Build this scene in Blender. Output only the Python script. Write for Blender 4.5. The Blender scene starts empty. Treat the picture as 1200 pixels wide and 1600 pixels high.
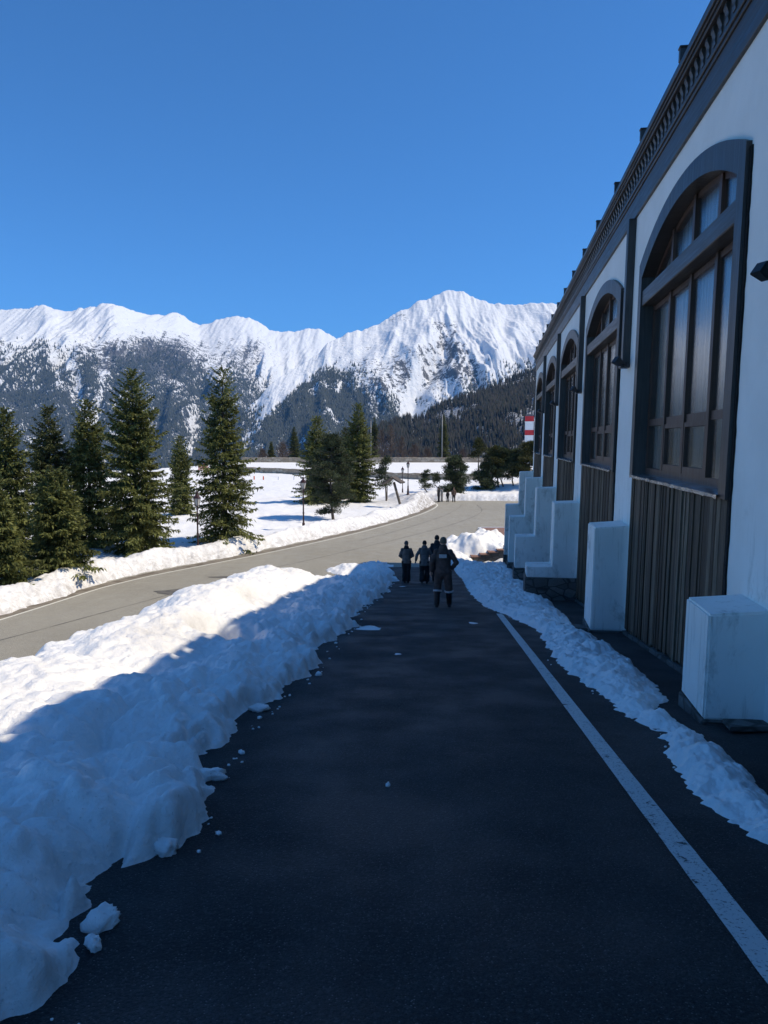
import bpy, bmesh, math, random
import numpy as np
from mathutils import Vector, Matrix

random.seed(7)
sc = bpy.context.scene
COL = sc.collection
R = math.radians

# ------------------------------------------------------------------ camera model
F = 1200.0                       # focal length in photo pixels (1200 x 1600)
EYE = 1.6
PITCH = math.atan(109 / F)
SP, CP = math.sin(PITCH), math.cos(PITCH)
YAW = math.atan(165 / F)         # the building runs this far to the right of the view axis
SA, CA = math.sin(YAW), math.cos(YAW)

cam_d = bpy.data.cameras.new('camera')
cam = bpy.data.objects.new('camera', cam_d)
COL.objects.link(cam)
cam.location = (0, 0, EYE)
cam.rotation_euler = (R(90) - PITCH, 0, 0)
cam_d.sensor_fit = 'VERTICAL'
cam_d.sensor_height = 36
cam_d.sensor_width = 27
cam_d.lens = 36 * F / 1600
cam_d.clip_start = 0.05
cam_d.clip_end = 60000
sc.camera = cam


def ray(px, py):
    dx, dy = (px - 600) / F, (py - 800) / F
    return dx, CP - SP * dy, -(SP + CP * dy)


def at_depth(px, py, D):
    dx, f, u = ray(px, py)
    t = D / f
    return Vector((dx * t, D, EYE + u * t))


def on(px, py, zfun):
    """the point of the surface z = zfun(y) seen at a photo pixel"""
    dx, f, u = ray(px, py)
    lo, hi = 0.2, 400.0
    for _ in range(60):
        m = (lo + hi) / 2
        if EYE + u * m > zfun(m * f):
            lo = m
        else:
            hi = m
    return Vector((dx * lo, f * lo, EYE + u * lo))


def zr(y):                        # road
    return -5.12 - .004 * np.maximum(0, np.asarray(y, float) - 35)


def zp(y):                        # sloping path, easing into the road
    y = np.asarray(y, float)
    a, b, k = -.129 * y, zr(y), .35
    h = np.clip(.5 + .5 * (a - b) / k, 0, 1)
    return b * (1 - h) + a * h + k * h * (1 - h)


# ------------------------------------------------------------------ noise
def _perm(seed):
    return np.random.RandomState(seed).permutation(256)


_PC = {}


def perlin(x, y, seed=0):
    if seed not in _PC:
        p = _perm(seed)
        ang = np.random.RandomState(seed + 999).rand(256) * 2 * np.pi
        _PC[seed] = (np.concatenate([p, p]), np.cos(ang), np.sin(ang))
    p, gx, gy = _PC[seed]
    x, y = np.broadcast_arrays(np.asarray(x, float), np.asarray(y, float))
    xi, yi = np.floor(x).astype(int), np.floor(y).astype(int)
    xf, yf = x - xi, y - yi
    u, v = xf ** 3 * (xf * (xf * 6 - 15) + 10), yf ** 3 * (yf * (yf * 6 - 15) + 10)

    def g(i, j, a, b):
        h = p[p[i & 255] + (j & 255)]
        return gx[h] * a + gy[h] * b
    n00 = g(xi, yi, xf, yf)
    n10 = g(xi + 1, yi, xf - 1, yf)
    n01 = g(xi, yi + 1, xf, yf - 1)
    n11 = g(xi + 1, yi + 1, xf - 1, yf - 1)
    return ((n00 * (1 - u) + n10 * u) * (1 - v) + (n01 * (1 - u) + n11 * u) * v) * 1.5


def fbm(x, y, o=4, seed=0, gain=.5, lac=2.03):
    s, a = 0, 1
    for k in range(o):
        s = s + a * perlin(x * lac ** k, y * lac ** k, seed + k)
        a *= gain
    return s


def ridged(x, y, o=4, seed=0, gain=.5, lac=2.03):
    s, a = 0, 1
    w = 1
    for k in range(o):
        n = 1 - np.abs(perlin(x * lac ** k, y * lac ** k, seed + k))
        n = n * n * w
        w = np.clip(n * 1.6, 0, 1)
        s = s + a * n
        a *= gain
    return s


def cells(x, y, seed=0):
    """distance to the nearest feature point (rounded lumps)"""
    p = np.concatenate([_perm(seed), _perm(seed)])
    r1 = np.random.RandomState(seed + 5).rand(256)
    r2 = np.random.RandomState(seed + 6).rand(256)
    x, y = np.broadcast_arrays(np.asarray(x, float), np.asarray(y, float))
    xi, yi = np.floor(x).astype(int), np.floor(y).astype(int)
    best = np.full(x.shape, 9.0)
    for i in (-1, 0, 1):
        for j in (-1, 0, 1):
            h = p[p[(xi + i) & 255] + ((yi + j) & 255)]
            d = (xi + i + r1[h] - x) ** 2 + (yi + j + r2[h] - y) ** 2
            best = np.minimum(best, d)
    return np.sqrt(best)


def lumps(x, y, seed=0):
    return .42 - 1.25 * cells(x, y, seed) ** 2


def sstep(a, b, x):
    t = np.clip((np.asarray(x, float) - a) / (b - a), 0, 1)
    return t * t * (3 - 2 * t)


# ------------------------------------------------------------------ objects
def tag(o, label=None, cat=None, group=None, kind=None):
    if label: o['label'] = label
    if cat: o['category'] = cat
    if group: o['group'] = group
    if kind: o['kind'] = kind
    return o


def empty(name, loc, rz=0, label=None, cat=None, group=None):
    o = bpy.data.objects.new(name, None)
    COL.objects.link(o)
    o.location = loc
    o.rotation_euler = (0, 0, rz)
    o.empty_display_size = .3
    return tag(o, label, cat, group)


def link(name, me, mat=None, parent=None, smooth=False):
    o = bpy.data.objects.new(name, me)
    COL.objects.link(o)
    if mat is not None and not me.materials:
        for m in (mat if isinstance(mat, (list, tuple)) else [mat]):
            me.materials.append(m)
    if parent is not None:
        o.parent = parent
    if smooth:
        me.polygons.foreach_set('use_smooth', np.ones(len(me.polygons), bool))
    return o


def mesh_np(name, V, Fc, smooth=False):
    """mesh from arrays: V (n,3), Fc (m,k)"""
    V = np.ascontiguousarray(V, np.float32)
    Fc = np.ascontiguousarray(Fc, np.int32)
    me = bpy.data.meshes.new(name)
    me.vertices.add(len(V))
    me.vertices.foreach_set('co', V.ravel())
    m, k = Fc.shape
    me.loops.add(m * k)
    me.loops.foreach_set('vertex_index', Fc.ravel())
    me.polygons.add(m)
    me.polygons.foreach_set('loop_start', np.arange(0, m * k, k, dtype=np.int32))
    me.polygons.foreach_set('loop_total', np.full(m, k, np.int32))
    me.update(calc_edges=True)
    if smooth:
        me.polygons.foreach_set('use_smooth', np.ones(m, bool))
    return me


def grid_mesh(name, X, Y, Z, smooth=True):
    n, m = X.shape
    V = np.stack([X, Y, Z], -1).reshape(-1, 3)
    i = np.arange(n * m).reshape(n, m)
    Fc = np.stack([i[:-1, :-1], i[:-1, 1:], i[1:, 1:], i[1:, :-1]], -1).reshape(-1, 4)
    # faces up
    a, b, c = V[Fc[0, 0]], V[Fc[0, 1]], V[Fc[0, 2]]
    if np.cross(b - a, c - a)[2] < 0:
        Fc = Fc[:, ::-1]
    return mesh_np(name, V, Fc, smooth)


class MB:
    """collects shapes, links them as one mesh object"""
    def __init__(s):
        s.v, s.f = [], []

    def add(s, vs, fs):
        n = len(s.v)
        s.v += [tuple(v) for v in vs]
        s.f += [tuple(i + n for i in f) for f in fs]
        return s

    def box(s, x0, x1, y0, y1, z0, z1):
        vs = [(x, y, z) for x in (x0, x1) for y in (y0, y1) for z in (z0, z1)]
        return s.add(vs, [(0, 1, 3, 2), (4, 6, 7, 5), (0, 4, 5, 1), (2, 3, 7, 6), (0, 2, 6, 4), (1, 5, 7, 3)])

    def tube(s, pts, rad, n=8, caps=True):
        pts = [Vector(p) for p in pts]
        rad = rad if isinstance(rad, (list, tuple)) else [rad] * len(pts)
        vs, fs = [], []
        for i, p in enumerate(pts):
            d = (pts[min(i + 1, len(pts) - 1)] - pts[max(i - 1, 0)]).normalized()
            a = d.cross(Vector((0, 1, 0)) if abs(d.y) < .9 else Vector((1, 0, 0))).normalized()
            b = d.cross(a)
            for k in range(n):
                t = 2 * math.pi * k / n
                vs.append(p + (a * math.cos(t) + b * math.sin(t)) * rad[i])
        for i in range(len(pts) - 1):
            for k in range(n):
                fs.append((i * n + k, i * n + (k + 1) % n, (i + 1) * n + (k + 1) % n, (i + 1) * n + k))
        if caps:
            fs.append(tuple(range(n))[::-1])
            fs.append(tuple((len(pts) - 1) * n + k for k in range(n)))
        return s.add(vs, fs)

    def rings(s, rings, caps=True):
        """loft of (centre, rx, ry) ellipses in horizontal planes"""
        n = 20
        vs, fs = [], []
        for c, rx, ry in rings:
            for k in range(n):
                t = 2 * math.pi * k / n
                vs.append((c[0] + rx * math.cos(t), c[1] + ry * math.sin(t), c[2]))
        for i in range(len(rings) - 1):
            for k in range(n):
                fs.append((i * n + k, i * n + (k + 1) % n, (i + 1) * n + (k + 1) % n, (i + 1) * n + k))
        if caps:
            fs.append(tuple(range(n))[::-1])
            fs.append(tuple((len(rings) - 1) * n + k for k in range(n)))
        return s.add(vs, fs)

    def lathe(s, prof, n=16, c=(0, 0, 0)):
        vs, fs = [], []
        for r, z in prof:
            for k in range(n):
                t = 2 * math.pi * k / n
                vs.append((c[0] + r * math.cos(t), c[1] + r * math.sin(t), c[2] + z))
        for i in range(len(prof) - 1):
            for k in range(n):
                fs.append((i * n + k, i * n + (k + 1) % n, (i + 1) * n + (k + 1) % n, (i + 1) * n + k))
        fs.append(tuple(range(n))[::-1])
        fs.append(tuple((len(prof) - 1) * n + k for k in range(n)))
        return s.add(vs, fs)

    def ball(s, c, r, n=12):
        r = r if isinstance(r, (tuple, list)) else (r, r, r)
        vs, fs = [], []
        m = n // 2 + 2
        for i in range(1, m):
            ph = math.pi * i / m
            for k in range(n):
                t = 2 * math.pi * k / n
                vs.append((c[0] + r[0] * math.sin(ph) * math.cos(t), c[1] + r[1] * math.sin(ph) * math.sin(t), c[2] - r[2] * math.cos(ph)))
        q = m - 1
        for i in range(q - 1):
            for k in range(n):
                fs.append((i * n + k, i * n + (k + 1) % n, (i + 1) * n + (k + 1) % n, (i + 1) * n + k))
        fs.append(tuple(range(n))[::-1])
        fs.append(tuple((q - 1) * n + k for k in range(n)))
        return s.add(vs, fs)

    def xf(s, fn):
        s.v = [tuple(fn(*v)) for v in s.v]
        return s

    def build(s, name, mat, parent=None, smooth=False, bevel=0, seg=2):
        me = bpy.data.meshes.new(name)
        me.from_pydata(s.v, [], s.f)
        bm = bmesh.new()
        bm.from_mesh(me)
        bmesh.ops.recalc_face_normals(bm, faces=bm.faces)
        if bevel:
            bmesh.ops.bevel(bm, geom=[e for e in bm.edges if e.is_manifold and e.calc_face_angle(0) > .5], offset=bevel, segments=seg, affect='EDGES', clamp_overlap=True)
        bm.to_mesh(me)
        bm.free()
        return link(name, me, mat, parent, smooth)


# ------------------------------------------------------------------ materials
class NT:
    def __init__(s, name):
        s.m = bpy.data.materials.new(name)
        s.m.use_nodes = True
        s.t = s.m.node_tree
        s.b = s.t.nodes['Principled BSDF']
        s.out = s.t.nodes['Material Output']
        s.b.inputs['Specular IOR Level'].default_value = .35

    def n(s, typ, **kw):
        nd = s.t.nodes.new(typ)
        for k, v in kw.items():
            if hasattr(nd, k):
                setattr(nd, k, v)
            else:
                nd.inputs[k].default_value = v
        return nd

    def l(s, a, b):
        s.t.links.new(a, b)

    def coord(s, scale=(1, 1, 1), kind='Object'):
        tc = s.n('ShaderNodeTexCoord')
        mp = s.n('ShaderNodeMapping')
        mp.inputs['Scale'].default_value = scale
        s.l(tc.outputs[kind], mp.inputs['Vector'])
        return mp.outputs['Vector']

    def world(s, scale=(1, 1, 1)):
        g = s.n('ShaderNodeNewGeometry')
        mp = s.n('ShaderNodeMapping')
        mp.inputs['Scale'].default_value = scale
        s.l(g.outputs['Position'], mp.inputs['Vector'])
        return mp.outputs['Vector']

    def noise(s, vec, scale, detail=4, rough=.55, dist=0):
        nd = s.n('ShaderNodeTexNoise')
        nd.inputs['Scale'].default_value = scale
        nd.inputs['Detail'].default_value = detail
        nd.inputs['Roughness'].default_value = rough
        nd.inputs['Distortion'].default_value = dist
        s.l(vec, nd.inputs['Vector'])
        return nd.outputs['Fac']

    def ramp(s, fac, stops):
        nd = s.n('ShaderNodeValToRGB')
        e = nd.color_ramp.elements
        while len(e) < len(stops):
            e.new(.5)
        for k, (p, c) in enumerate(stops):
            e[k].position = p
            e[k].color = (c, c, c, 1) if isinstance(c, (int, float)) else (*c, 1)
        s.l(fac, nd.inputs['Fac'])
        return nd.outputs['Color']

    def mix(s, fac, a, b, mode='MIX'):
        nd = s.n('ShaderNodeMix', data_type='RGBA', blend_type=mode)
        ins = [nd.inputs[0], nd.inputs[6], nd.inputs[7]]
        for sock, v in zip(ins, (fac, a, b)):
            if hasattr(v, 'is_output'):
                s.l(v, sock)
            elif isinstance(v, (int, float)):
                sock.default_value = v if sock.type == 'VALUE' else (v, v, v, 1)
            else:
                sock.default_value = (*v, 1)
        return nd.outputs[2]

    def math(s, op, a, b=0):
        nd = s.n('ShaderNodeMath', operation=op)
        for sock, v in zip(nd.inputs, (a, b)):
            if hasattr(v, 'is_output'):
                s.l(v, sock)
            else:
                sock.default_value = v
        return nd.outputs[0]

    def bump(s, h, strength, dist=.02, prev=None):
        nd = s.n('ShaderNodeBump')
        nd.inputs['Strength'].default_value = strength
        nd.inputs['Distance'].default_value = dist
        s.l(h, nd.inputs['Height'])
        if prev is not None:
            s.l(prev, nd.inputs['Normal'])
        s.l(nd.outputs['Normal'], s.b.inputs['Normal'])
        return nd.outputs['Normal']

    def col(s, c):
        if hasattr(c, 'is_output'):
            s.l(c, s.b.inputs['Base Color'])
        else:
            s.b.inputs['Base Color'].default_value = (*c, 1)

    def rough(s, c):
        if hasattr(c, 'is_output'):
            s.l(c, s.b.inputs['Roughness'])
        else:
            s.b.inputs['Roughness'].default_value = c


def simple(name, c1, c2, scale=6, rough=.7, bump=.2, dist=.01, stretch=(1, 1, 1), metal=0, detail=5, lo=.35, hi=.65):
    t = NT(name)
    v = t.coord(stretch)
    f = t.noise(v, scale, detail)
    t.col(t.ramp(f, [(lo, c1), (hi, c2)]))
    t.rough(rough)
    t.b.inputs['Metallic'].default_value = metal
    if bump:
        t.bump(t.noise(v, scale * 3, 4), bump, dist)
    return t.m


EDGE = {'snow_clean': .42, 'snow_old': .4, 'snow_field': .75}


def snow_mat(name, dirt=.5, far=False):
    t = NT(name)
    w = t.world()
    base = t.ramp(t.noise(w, .9, 3), [(.3, (.895, .875, .85)), (.7, (.935, .92, .895))])
    d1 = t.ramp(t.noise(w, .45, 5, .6, .6), [(.60 - .04 * dirt, 0.0), (.80, min(1, .55 * dirt))])
    d2 = t.ramp(t.noise(w, 9, 4, .7), [(.35, 0.3), (.65, 1.0)])
    dm = t.math('MULTIPLY', d1, d2)
    col = t.mix(dm, base, (.36, .30, .22))
    sp = t.ramp(t.noise(w, 42, 3, .6), [(.66, 0.0), (.74, 1.0)])
    col = t.mix(t.math('MULTIPLY', sp, .30 + .3 * dirt), col, (.16, .14, .11))
    # grey-brown meltwater grime along the foot of ploughed edges
    ed = t.n('ShaderNodeAttribute', attribute_name='edge')
    gr = t.ramp(t.noise(w, 3.2, 6, .72, .5), [(.36, 0.0), (.66, 1.0)])
    col = t.mix(t.math('MULTIPLY', t.math('MULTIPLY', ed.outputs['Fac'], gr), EDGE[name]), col, (.23, .19, .15))
    t.col(col)
    t.rough(.62)
    t.b.inputs['Specular IOR Level'].default_value = .25
    n1 = t.bump(t.noise(w, 7, 6, .65), .6, .05)
    n2 = t.bump(t.noise(w, 24, 4, .7), .5, .018, n1)
    t.bump(t.noise(w, 75, 4, .75), .6, .008, n2)
    return t.m


M = {}
M['snow'] = snow_mat('snow_clean', .25)
M['snow_old'] = snow_mat('snow_old', .75)
M['snow_field'] = snow_mat('snow_field', 1.0)


def asphalt(name, c_lo, c_hi, speck, big=.35, stk=(.72, 1.18)):
    t = NT(name)
    w = t.world()
    a = t.ramp(t.noise(w, big, 8, .72, .4), [(.36, c_lo), (.62, c_hi)])
    streak = t.ramp(t.noise(t.world((1.1, .12, 1)), 1.7, 5, .6), [(.35, stk[0]), (.65, stk[1])])
    a = t.mix(1.0, a, streak, 'MULTIPLY')
    fine = t.noise(w, 140, 3, .7)
    a = t.mix(t.ramp(fine, [(.38, .8), (.56, 0.0)]), a, tuple(c * .35 for c in c_lo))
    a = t.mix(t.ramp(t.noise(w, 55, 3, .7), [(.52, 0.0), (.66, .45)]), a, tuple(min(1, c * 1.9) for c in c_hi))
    vo = t.n('ShaderNodeTexVoronoi', feature='F1')
    vo.inputs['Scale'].default_value = 62
    t.l(w, vo.inputs['Vector'])
    sp = t.ramp(vo.outputs['Distance'], [(.12, 1.0), (.26, 0.0)])
    pick = t.ramp(t.noise(w, 31, 2), [(.44, 0.0), (.56, 1.0)])
    a = t.mix(t.math('MULTIPLY', t.math('MULTIPLY', sp, pick), .85), a, speck)
    t.col(a)
    t.rough(t.ramp(t.noise(w, 1.3, 4), [(.35, .62), (.65, .9)]))
    t.b.inputs['Specular IOR Level'].default_value = .3
    n1 = t.bump(fine, .7, .006)
    t.bump(vo.outputs['Distance'], .5, .008, n1)
    return t.m


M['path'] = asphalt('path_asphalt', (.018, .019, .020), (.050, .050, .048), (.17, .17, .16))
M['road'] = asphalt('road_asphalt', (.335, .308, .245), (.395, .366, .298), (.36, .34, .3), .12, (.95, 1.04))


def paint_line(name, c, wear):
    t = NT(name)
    w = t.world()
    k = t.ramp(t.noise(w, 9, 6, .75, .3), [(wear, 1.0), (wear + .06, 0.0)])
    k2 = t.ramp(t.noise(w, 60, 3, .7), [(.36, 1.0), (.43, 0.0)])
    t.col(t.mix(t.math('MAXIMUM', k, t.math('MULTIPLY', k2, .7)), c, (.04, .04, .04)))
    t.rough(.75)
    t.bump(t.noise(w, 140, 3, .7), .5, .005)
    return t.m


M['line'] = paint_line('white_line_paint', (.62, .62, .60), .36)
M['road_line'] = paint_line('road_line_paint', (.75, .72, .62), .30)
M['seam'] = simple('road_seam_tar', (.10, .095, .085), (.17, .155, .13), 3, .8, .2)
M['gutter'] = simple('dirty_gutter', (.14, .115, .085), (.26, .225, .175), 2.2, .9, .4, .02)
M['earth'] = simple('wet_earth', (.03, .027, .024), (.09, .08, .065), 2, .85, .5, .04)


def plaster():
    t = NT('white_plaster')
    w = t.coord()
    base = t.ramp(t.noise(w, 1.2, 4), [(.3, (.82, .79, .74)), (.7, (.90, .875, .83))])
    # weathering blotches and runs low on the wall and below ledges
    s1 = t.ramp(t.noise(t.coord((1.2, 1.2, .7)), 1.6, 7, .75, .5), [(.53, 0.0), (.70, .8)])
    run = t.ramp(t.noise(t.coord((5, 5, .35)), 2.2, 5, .7), [(.55, 0.0), (.75, .6)])
    sep = t.n('ShaderNodeSeparateXYZ')
    t.l(t.coord(), sep.inputs[0])
    low = t.ramp(t.math('ADD', t.math('MULTIPLY', sep.outputs['Z'], .12), .0), [(.38, 1.0), (.50, .07)])
    k = t.math('MULTIPLY', t.math('MAXIMUM', s1, run), low)
    col = t.mix(t.math('MULTIPLY', k, .8), base, (.20, .18, .13))
    sp = t.ramp(t.noise(w, 34, 3, .7), [(.64, 0.0), (.69, 1.0)])
    col = t.mix(t.math('MULTIPLY', t.math('MULTIPLY', sp, s1), low), col, (.06, .055, .045))
    t.col(col)
    t.rough(.8)
    n1 = t.bump(t.noise(w, 2.5, 3), .25, .03)
    t.bump(t.noise(w, 45, 5, .65), .35, .008, n1)
    return t.m


M['plaster'] = plaster()


def timber(name, c1, c2, c3, axis='Z', rough=.6, sc_=1.0, grain=.4):
    t = NT(name)
    st = {'Z': (14, 14, .6), 'Y': (14, .6, 14)}[axis]
    g = t.noise(t.coord(st), 2.2 * sc_, 6, .65, .6)
    c = t.ramp(g, [(.3, c1), (.52, c2), (.75, c3)])
    big = t.ramp(t.noise(t.coord(), 1.1, 3), [(.3, .7), (.7, 1.15)])
    t.col(t.mix(1.0, c, big, 'MULTIPLY'))
    t.rough(t.ramp(g, [(.3, rough - .12), (.7, rough + .15)]))
    t.bump(g, grain, .006)
    return t.m


M['trim'] = timber('dark_stained_trim', (.032, .029, .028), (.054, .049, .047), (.095, .086, .078), 'Y', .42)
M['trim_v'] = timber('dark_stained_post', (.032, .029, .028), (.054, .049, .047), (.095, .086, .078), 'Z', .42)
M['brown'] = timber('red_brown_frame', (.048, .026, .019), (.082, .045, .033), (.125, .072, .054), 'Z', .45)
M['black'] = simple('black_roof_gap_shade', (.006, .006, .006), (.014, .013, .012), 12, .9, .6, .02)  # roof, and the strip that paints gap shade beside the window surrounds


def cladding_mat():
    t = NT('weathered_board')
    g = t.noise(t.coord((16, 16, .8)), 2.2, 7, .7, .4)
    isl = t.n('ShaderNodeNewGeometry')
    a = t.ramp(isl.outputs['Random Per Island'], [(0, (.040, .026, .016)), (.5, (.090, .062, .040)), (1, (.185, .138, .094))])
    b = t.ramp(g, [(.32, .35), (.55, 1.0), (.72, 1.9)])
    c = t.mix(1.0, a, b, 'MULTIPLY')
    wear = t.ramp(t.noise(t.coord((9, 9, 1.6)), 3.1, 6, .8), [(.66, 0.0), (.73, 1.0)])
    c = t.mix(t.math('MULTIPLY', wear, .6), c, (.16, .14, .115))
    t.col(c)
    t.rough(.7)
    t.bump(g, .6, .01)
    return t.m


M['board'] = cladding_mat()
M['flash'] = simple('sheet_metal', (.42, .43, .45), (.66, .67, .68), 3, .24, .5, .02, metal=.9)
M['floodlight'] = simple('black_lamp_housing', (.012, .012, .013), (.02, .02, .021), 20, .45, .1)


def stone_mat(name, cols, scale, mortar, zs=1.6, world=False):
    t = NT(name)
    vec = t.world((1, 1, zs)) if world else t.coord((1, 1, zs))
    vo = t.n('ShaderNodeTexVoronoi', feature='F1')
    vo.inputs['Scale'].default_value = scale
    t.l(vec, vo.inputs['Vector'])
    ed = t.n('ShaderNodeTexVoronoi', feature='DISTANCE_TO_EDGE')
    ed.inputs['Scale'].default_value = scale
    t.l(vec, ed.inputs['Vector'])
    sep = t.n('ShaderNodeSeparateColor')
    t.l(vo.outputs['Color'], sep.inputs[0])
    c = t.ramp(sep.outputs[0], [(0, cols[0]), (.5, cols[1]), (1, cols[2])])
    c = t.mix(t.ramp(t.noise(vec, scale * 4, 5, .7), [(.35, .5), (.6, 0.0)]), c, cols[0])
    e = t.ramp(ed.outputs['Distance'], [(.02, 1.0), (.08, 0.0)])
    t.col(t.mix(e, c, mortar))
    t.rough(.85)
    n1 = t.bump(ed.outputs['Distance'], .6, .04)
    t.bump(t.noise(vec, scale * 6, 4), .4, .01, n1)
    return t.m


M['plinth'] = stone_mat('grey_stone_plinth', [(.08, .08, .077), (.14, .137, .125), (.20, .192, .178)], 3.2, (.05, .048, .044))
M['wallstone'] = stone_mat('tan_field_stone', [(.28, .22, .15), (.42, .34, .25), (.52, .45, .35)], 1.4, (.22, .18, .14), 1.5, True)
M['brickcap'] = simple('red_paving', (.20, .11, .08), (.30, .175, .13), 8, .85, .3)
M['iron'] = simple('maroon_iron', (.035, .014, .014), (.06, .026, .024), 14, .45, .1)
M['lamp_glass'] = simple('milky_lamp_glass', (.50, .47, .42), (.62, .60, .55), 5, .25, 0)
M['mast'] = simple('grey_mast', (.13, .13, .13), (.17, .17, .17), 4, .4, .1)
M['oldwood'] = timber('grey_weathered_wood', (.06, .045, .035), (.12, .095, .075), (.2, .165, .135), 'Z', .8)
M['red'] = simple('red_panel_paint', (.46, .025, .03), (.55, .035, .04), 3, .5, .05)
M['whitep'] = simple('white_panel_paint', (.70, .70, .70), (.78, .78, .78), 3, .5, .05)
M['orange'] = simple('orange_mesh', (.55, .10, .05), (.65, .15, .07), 8, .7, .2)
M['bark'] = simple('conifer_bark', (.035, .026, .020), (.09, .07, .055), 9, .9, .7, .03, (1, 1, .3))
M['bark_pine'] = simple('pine_bark', (.07, .055, .045), (.16, .13, .105), 9, .9, .7, .03, (1, 1, .3))


def leaf(name, stops, trans=.34, tint=None):
    t = NT(name)
    g = t.n('ShaderNodeNewGeometry')
    c = t.ramp(g.outputs['Random Per Island'], stops)
    big = t.ramp(t.noise(t.coord(), .9, 3), [(.35, .65), (.65, 1.25)])
    c = t.mix(1.0, c, big, 'MULTIPLY')
    t.col(c)
    t.rough(.6)
    t.b.inputs['Specular IOR Level'].default_value = .25
    tr = t.n('ShaderNodeBsdfTranslucent')
    t.l(c, tr.inputs['Color'])
    mx = t.n('ShaderNodeMixShader')
    mx.inputs[0].default_value = trans
    t.l(t.b.outputs[0], mx.inputs[1])
    t.l(tr.outputs[0], mx.inputs[2])
    t.l(mx.outputs[0], t.out.inputs['Surface'])
    return t.m


M['spruce'] = leaf('spruce_needles', [(0, (.065, .078, .024)), (.5, (.155, .168, .050)), (1, (.27, .275, .088))])
M['spruce_dark'] = leaf('dark_spruce_needles', [(0, (.045, .056, .024)), (.5, (.095, .106, .036)), (1, (.165, .17, .058))])
M['pine'] = leaf('pine_needles', [(0, (.030, .042, .022)), (.6, (.066, .082, .038)), (1, (.12, .138, .058))], .15)
M['pine_y'] = leaf('yellowish_pine_needles', [(0, (.03, .035, .012)), (.6, (.065, .068, .02)), (1, (.12, .11, .035))], .2)
M['bare'] = simple('bare_twig', (.10, .07, .055), (.17, .125, .10), 5, .9, 0)

# ------------------------------------------------------------------ world and sun
SUN_EL, SUN_BACK = R(51), R(3)
w = bpy.data.worlds.new('World')
sc.world = w
w.use_nodes = True
bg = w.node_tree.nodes['Background']
sky = w.node_tree.nodes.new('ShaderNodeTexSky')
sky.sky_type = 'NISHITA'
sky.sun_disc = False
sky.sun_elevation = SUN_EL
sky.sun_rotation = R(90) + SUN_BACK          # clockwise from +Y: the sun stands to the right
sky.altitude = 3000
sky.air_density = 1.0
sky.dust_density = 0.0
sky.ozone_density = 10.0
tint = w.node_tree.nodes.new('ShaderNodeMix')          # the deep, saturated blue of thin mountain air
tint.data_type, tint.blend_type = 'RGBA', 'MULTIPLY'
tint.inputs[0].default_value = 1
tint.inputs[7].default_value = (.52, .90, 1.02, 1)
w.node_tree.links.new(sky.outputs[0], tint.inputs[6])
w.node_tree.links.new(tint.outputs[2], bg.inputs[0])
bg.inputs[1].default_value = .136
sd = bpy.data.lights.new('sun', 'SUN')
sd.energy = 3.35
sd.angle = R(.53)
sd.color = (1.0, .89, .70)
so = bpy.data.objects.new('sun', sd)
COL.objects.link(so)
so.location = (60, 0, 80)
S_DIR = Vector((math.cos(SUN_EL) * math.cos(SUN_BACK), -math.cos(SUN_EL) * math.sin(SUN_BACK), math.sin(SUN_EL)))
so.rotation_euler = S_DIR.to_track_quat('Z', 'Y').to_euler()
sc.view_settings.view_transform = 'Standard'
sc.view_settings.look = 'None'
sc.view_settings.gamma = 1
sc.view_settings.exposure = .46
sc.cycles.use_denoising = True
sc.cycles.max_bounces = 6
sc.cycles.transparent_max_bounces = 12
sc.cycles.volume_bounces = 0
sc.cycles.volume_max_steps = 64

# ================================================================== SETTING
def poly_edge(px, zfun):
    return [on(x, y, zfun) for x, y in px]


def interp_xy(pts):
    p = sorted([(v.y, v.x) for v in pts])
    ys, xs = np.array([a for a, _ in p]), np.array([b for _, b in p])
    return lambda y: np.interp(y, ys, xs)


# --- the far edge of the road, read off the photo and laid on the road plane
ROAD_EDGE = [at_depth(-700, 1140, 16)] + poly_edge([(0, 962), (80, 937), (160, 911), (235, 893), (310, 879), (400, 862), (480, 845), (560, 827), (620, 811), (655, 799), (672, 791), (679, 788)], zr)
ROAD_EDGE[0].z = -5.12
FAR_Y = 91.5


def seg_dist(X, Y, P):
    d = np.full(X.shape, 1e9)
    for a, b in zip(P[:-1], P[1:]):
        ax, ay, bx, by = a[0], a[1], b[0], b[1]
        vx, vy = bx - ax, by - ay
        t = np.clip(((X - ax) * vx + (Y - ay) * vy) / (vx * vx + vy * vy), 0, 1)
        d = np.minimum(d, np.hypot(X - ax - t * vx, Y - ay - t * vy))
    return d


def in_poly(X, Y, P):
    ins = np.zeros(X.shape, bool)
    n = len(P)
    for i in range(n):
        x1, y1 = P[i][0], P[i][1]
        x2, y2 = P[(i + 1) % n][0], P[(i + 1) % n][1]
        c = ((y1 > Y) != (y2 > Y)) & (X < (x2 - x1) * (Y - y1) / (y2 - y1 + 1e-12) + x1)
        ins ^= c
    return ins


_re = [(p.x, p.y) for p in ROAD_EDGE]
tip = _re[-1]
FIELD_POLY = [(-160, _re[0][1])] + _re + [(tip[0] - .2, tip[1] + 2.0), (tip[0] - 2.2, tip[1] + 3.8), (tip[0] - 3.6, tip[1] + 4.6), (tip[0] - 2.5, FAR_Y + .4), (6, FAR_Y), (12, FAR_Y - .5), (60, FAR_Y - 2), (60, 400), (-160, 400)]


def field_sd(X, Y):
    d = seg_dist(X, Y, FIELD_POLY[1:] )
    return np.where(in_poly(X, Y, FIELD_POLY), d, -d)


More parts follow.
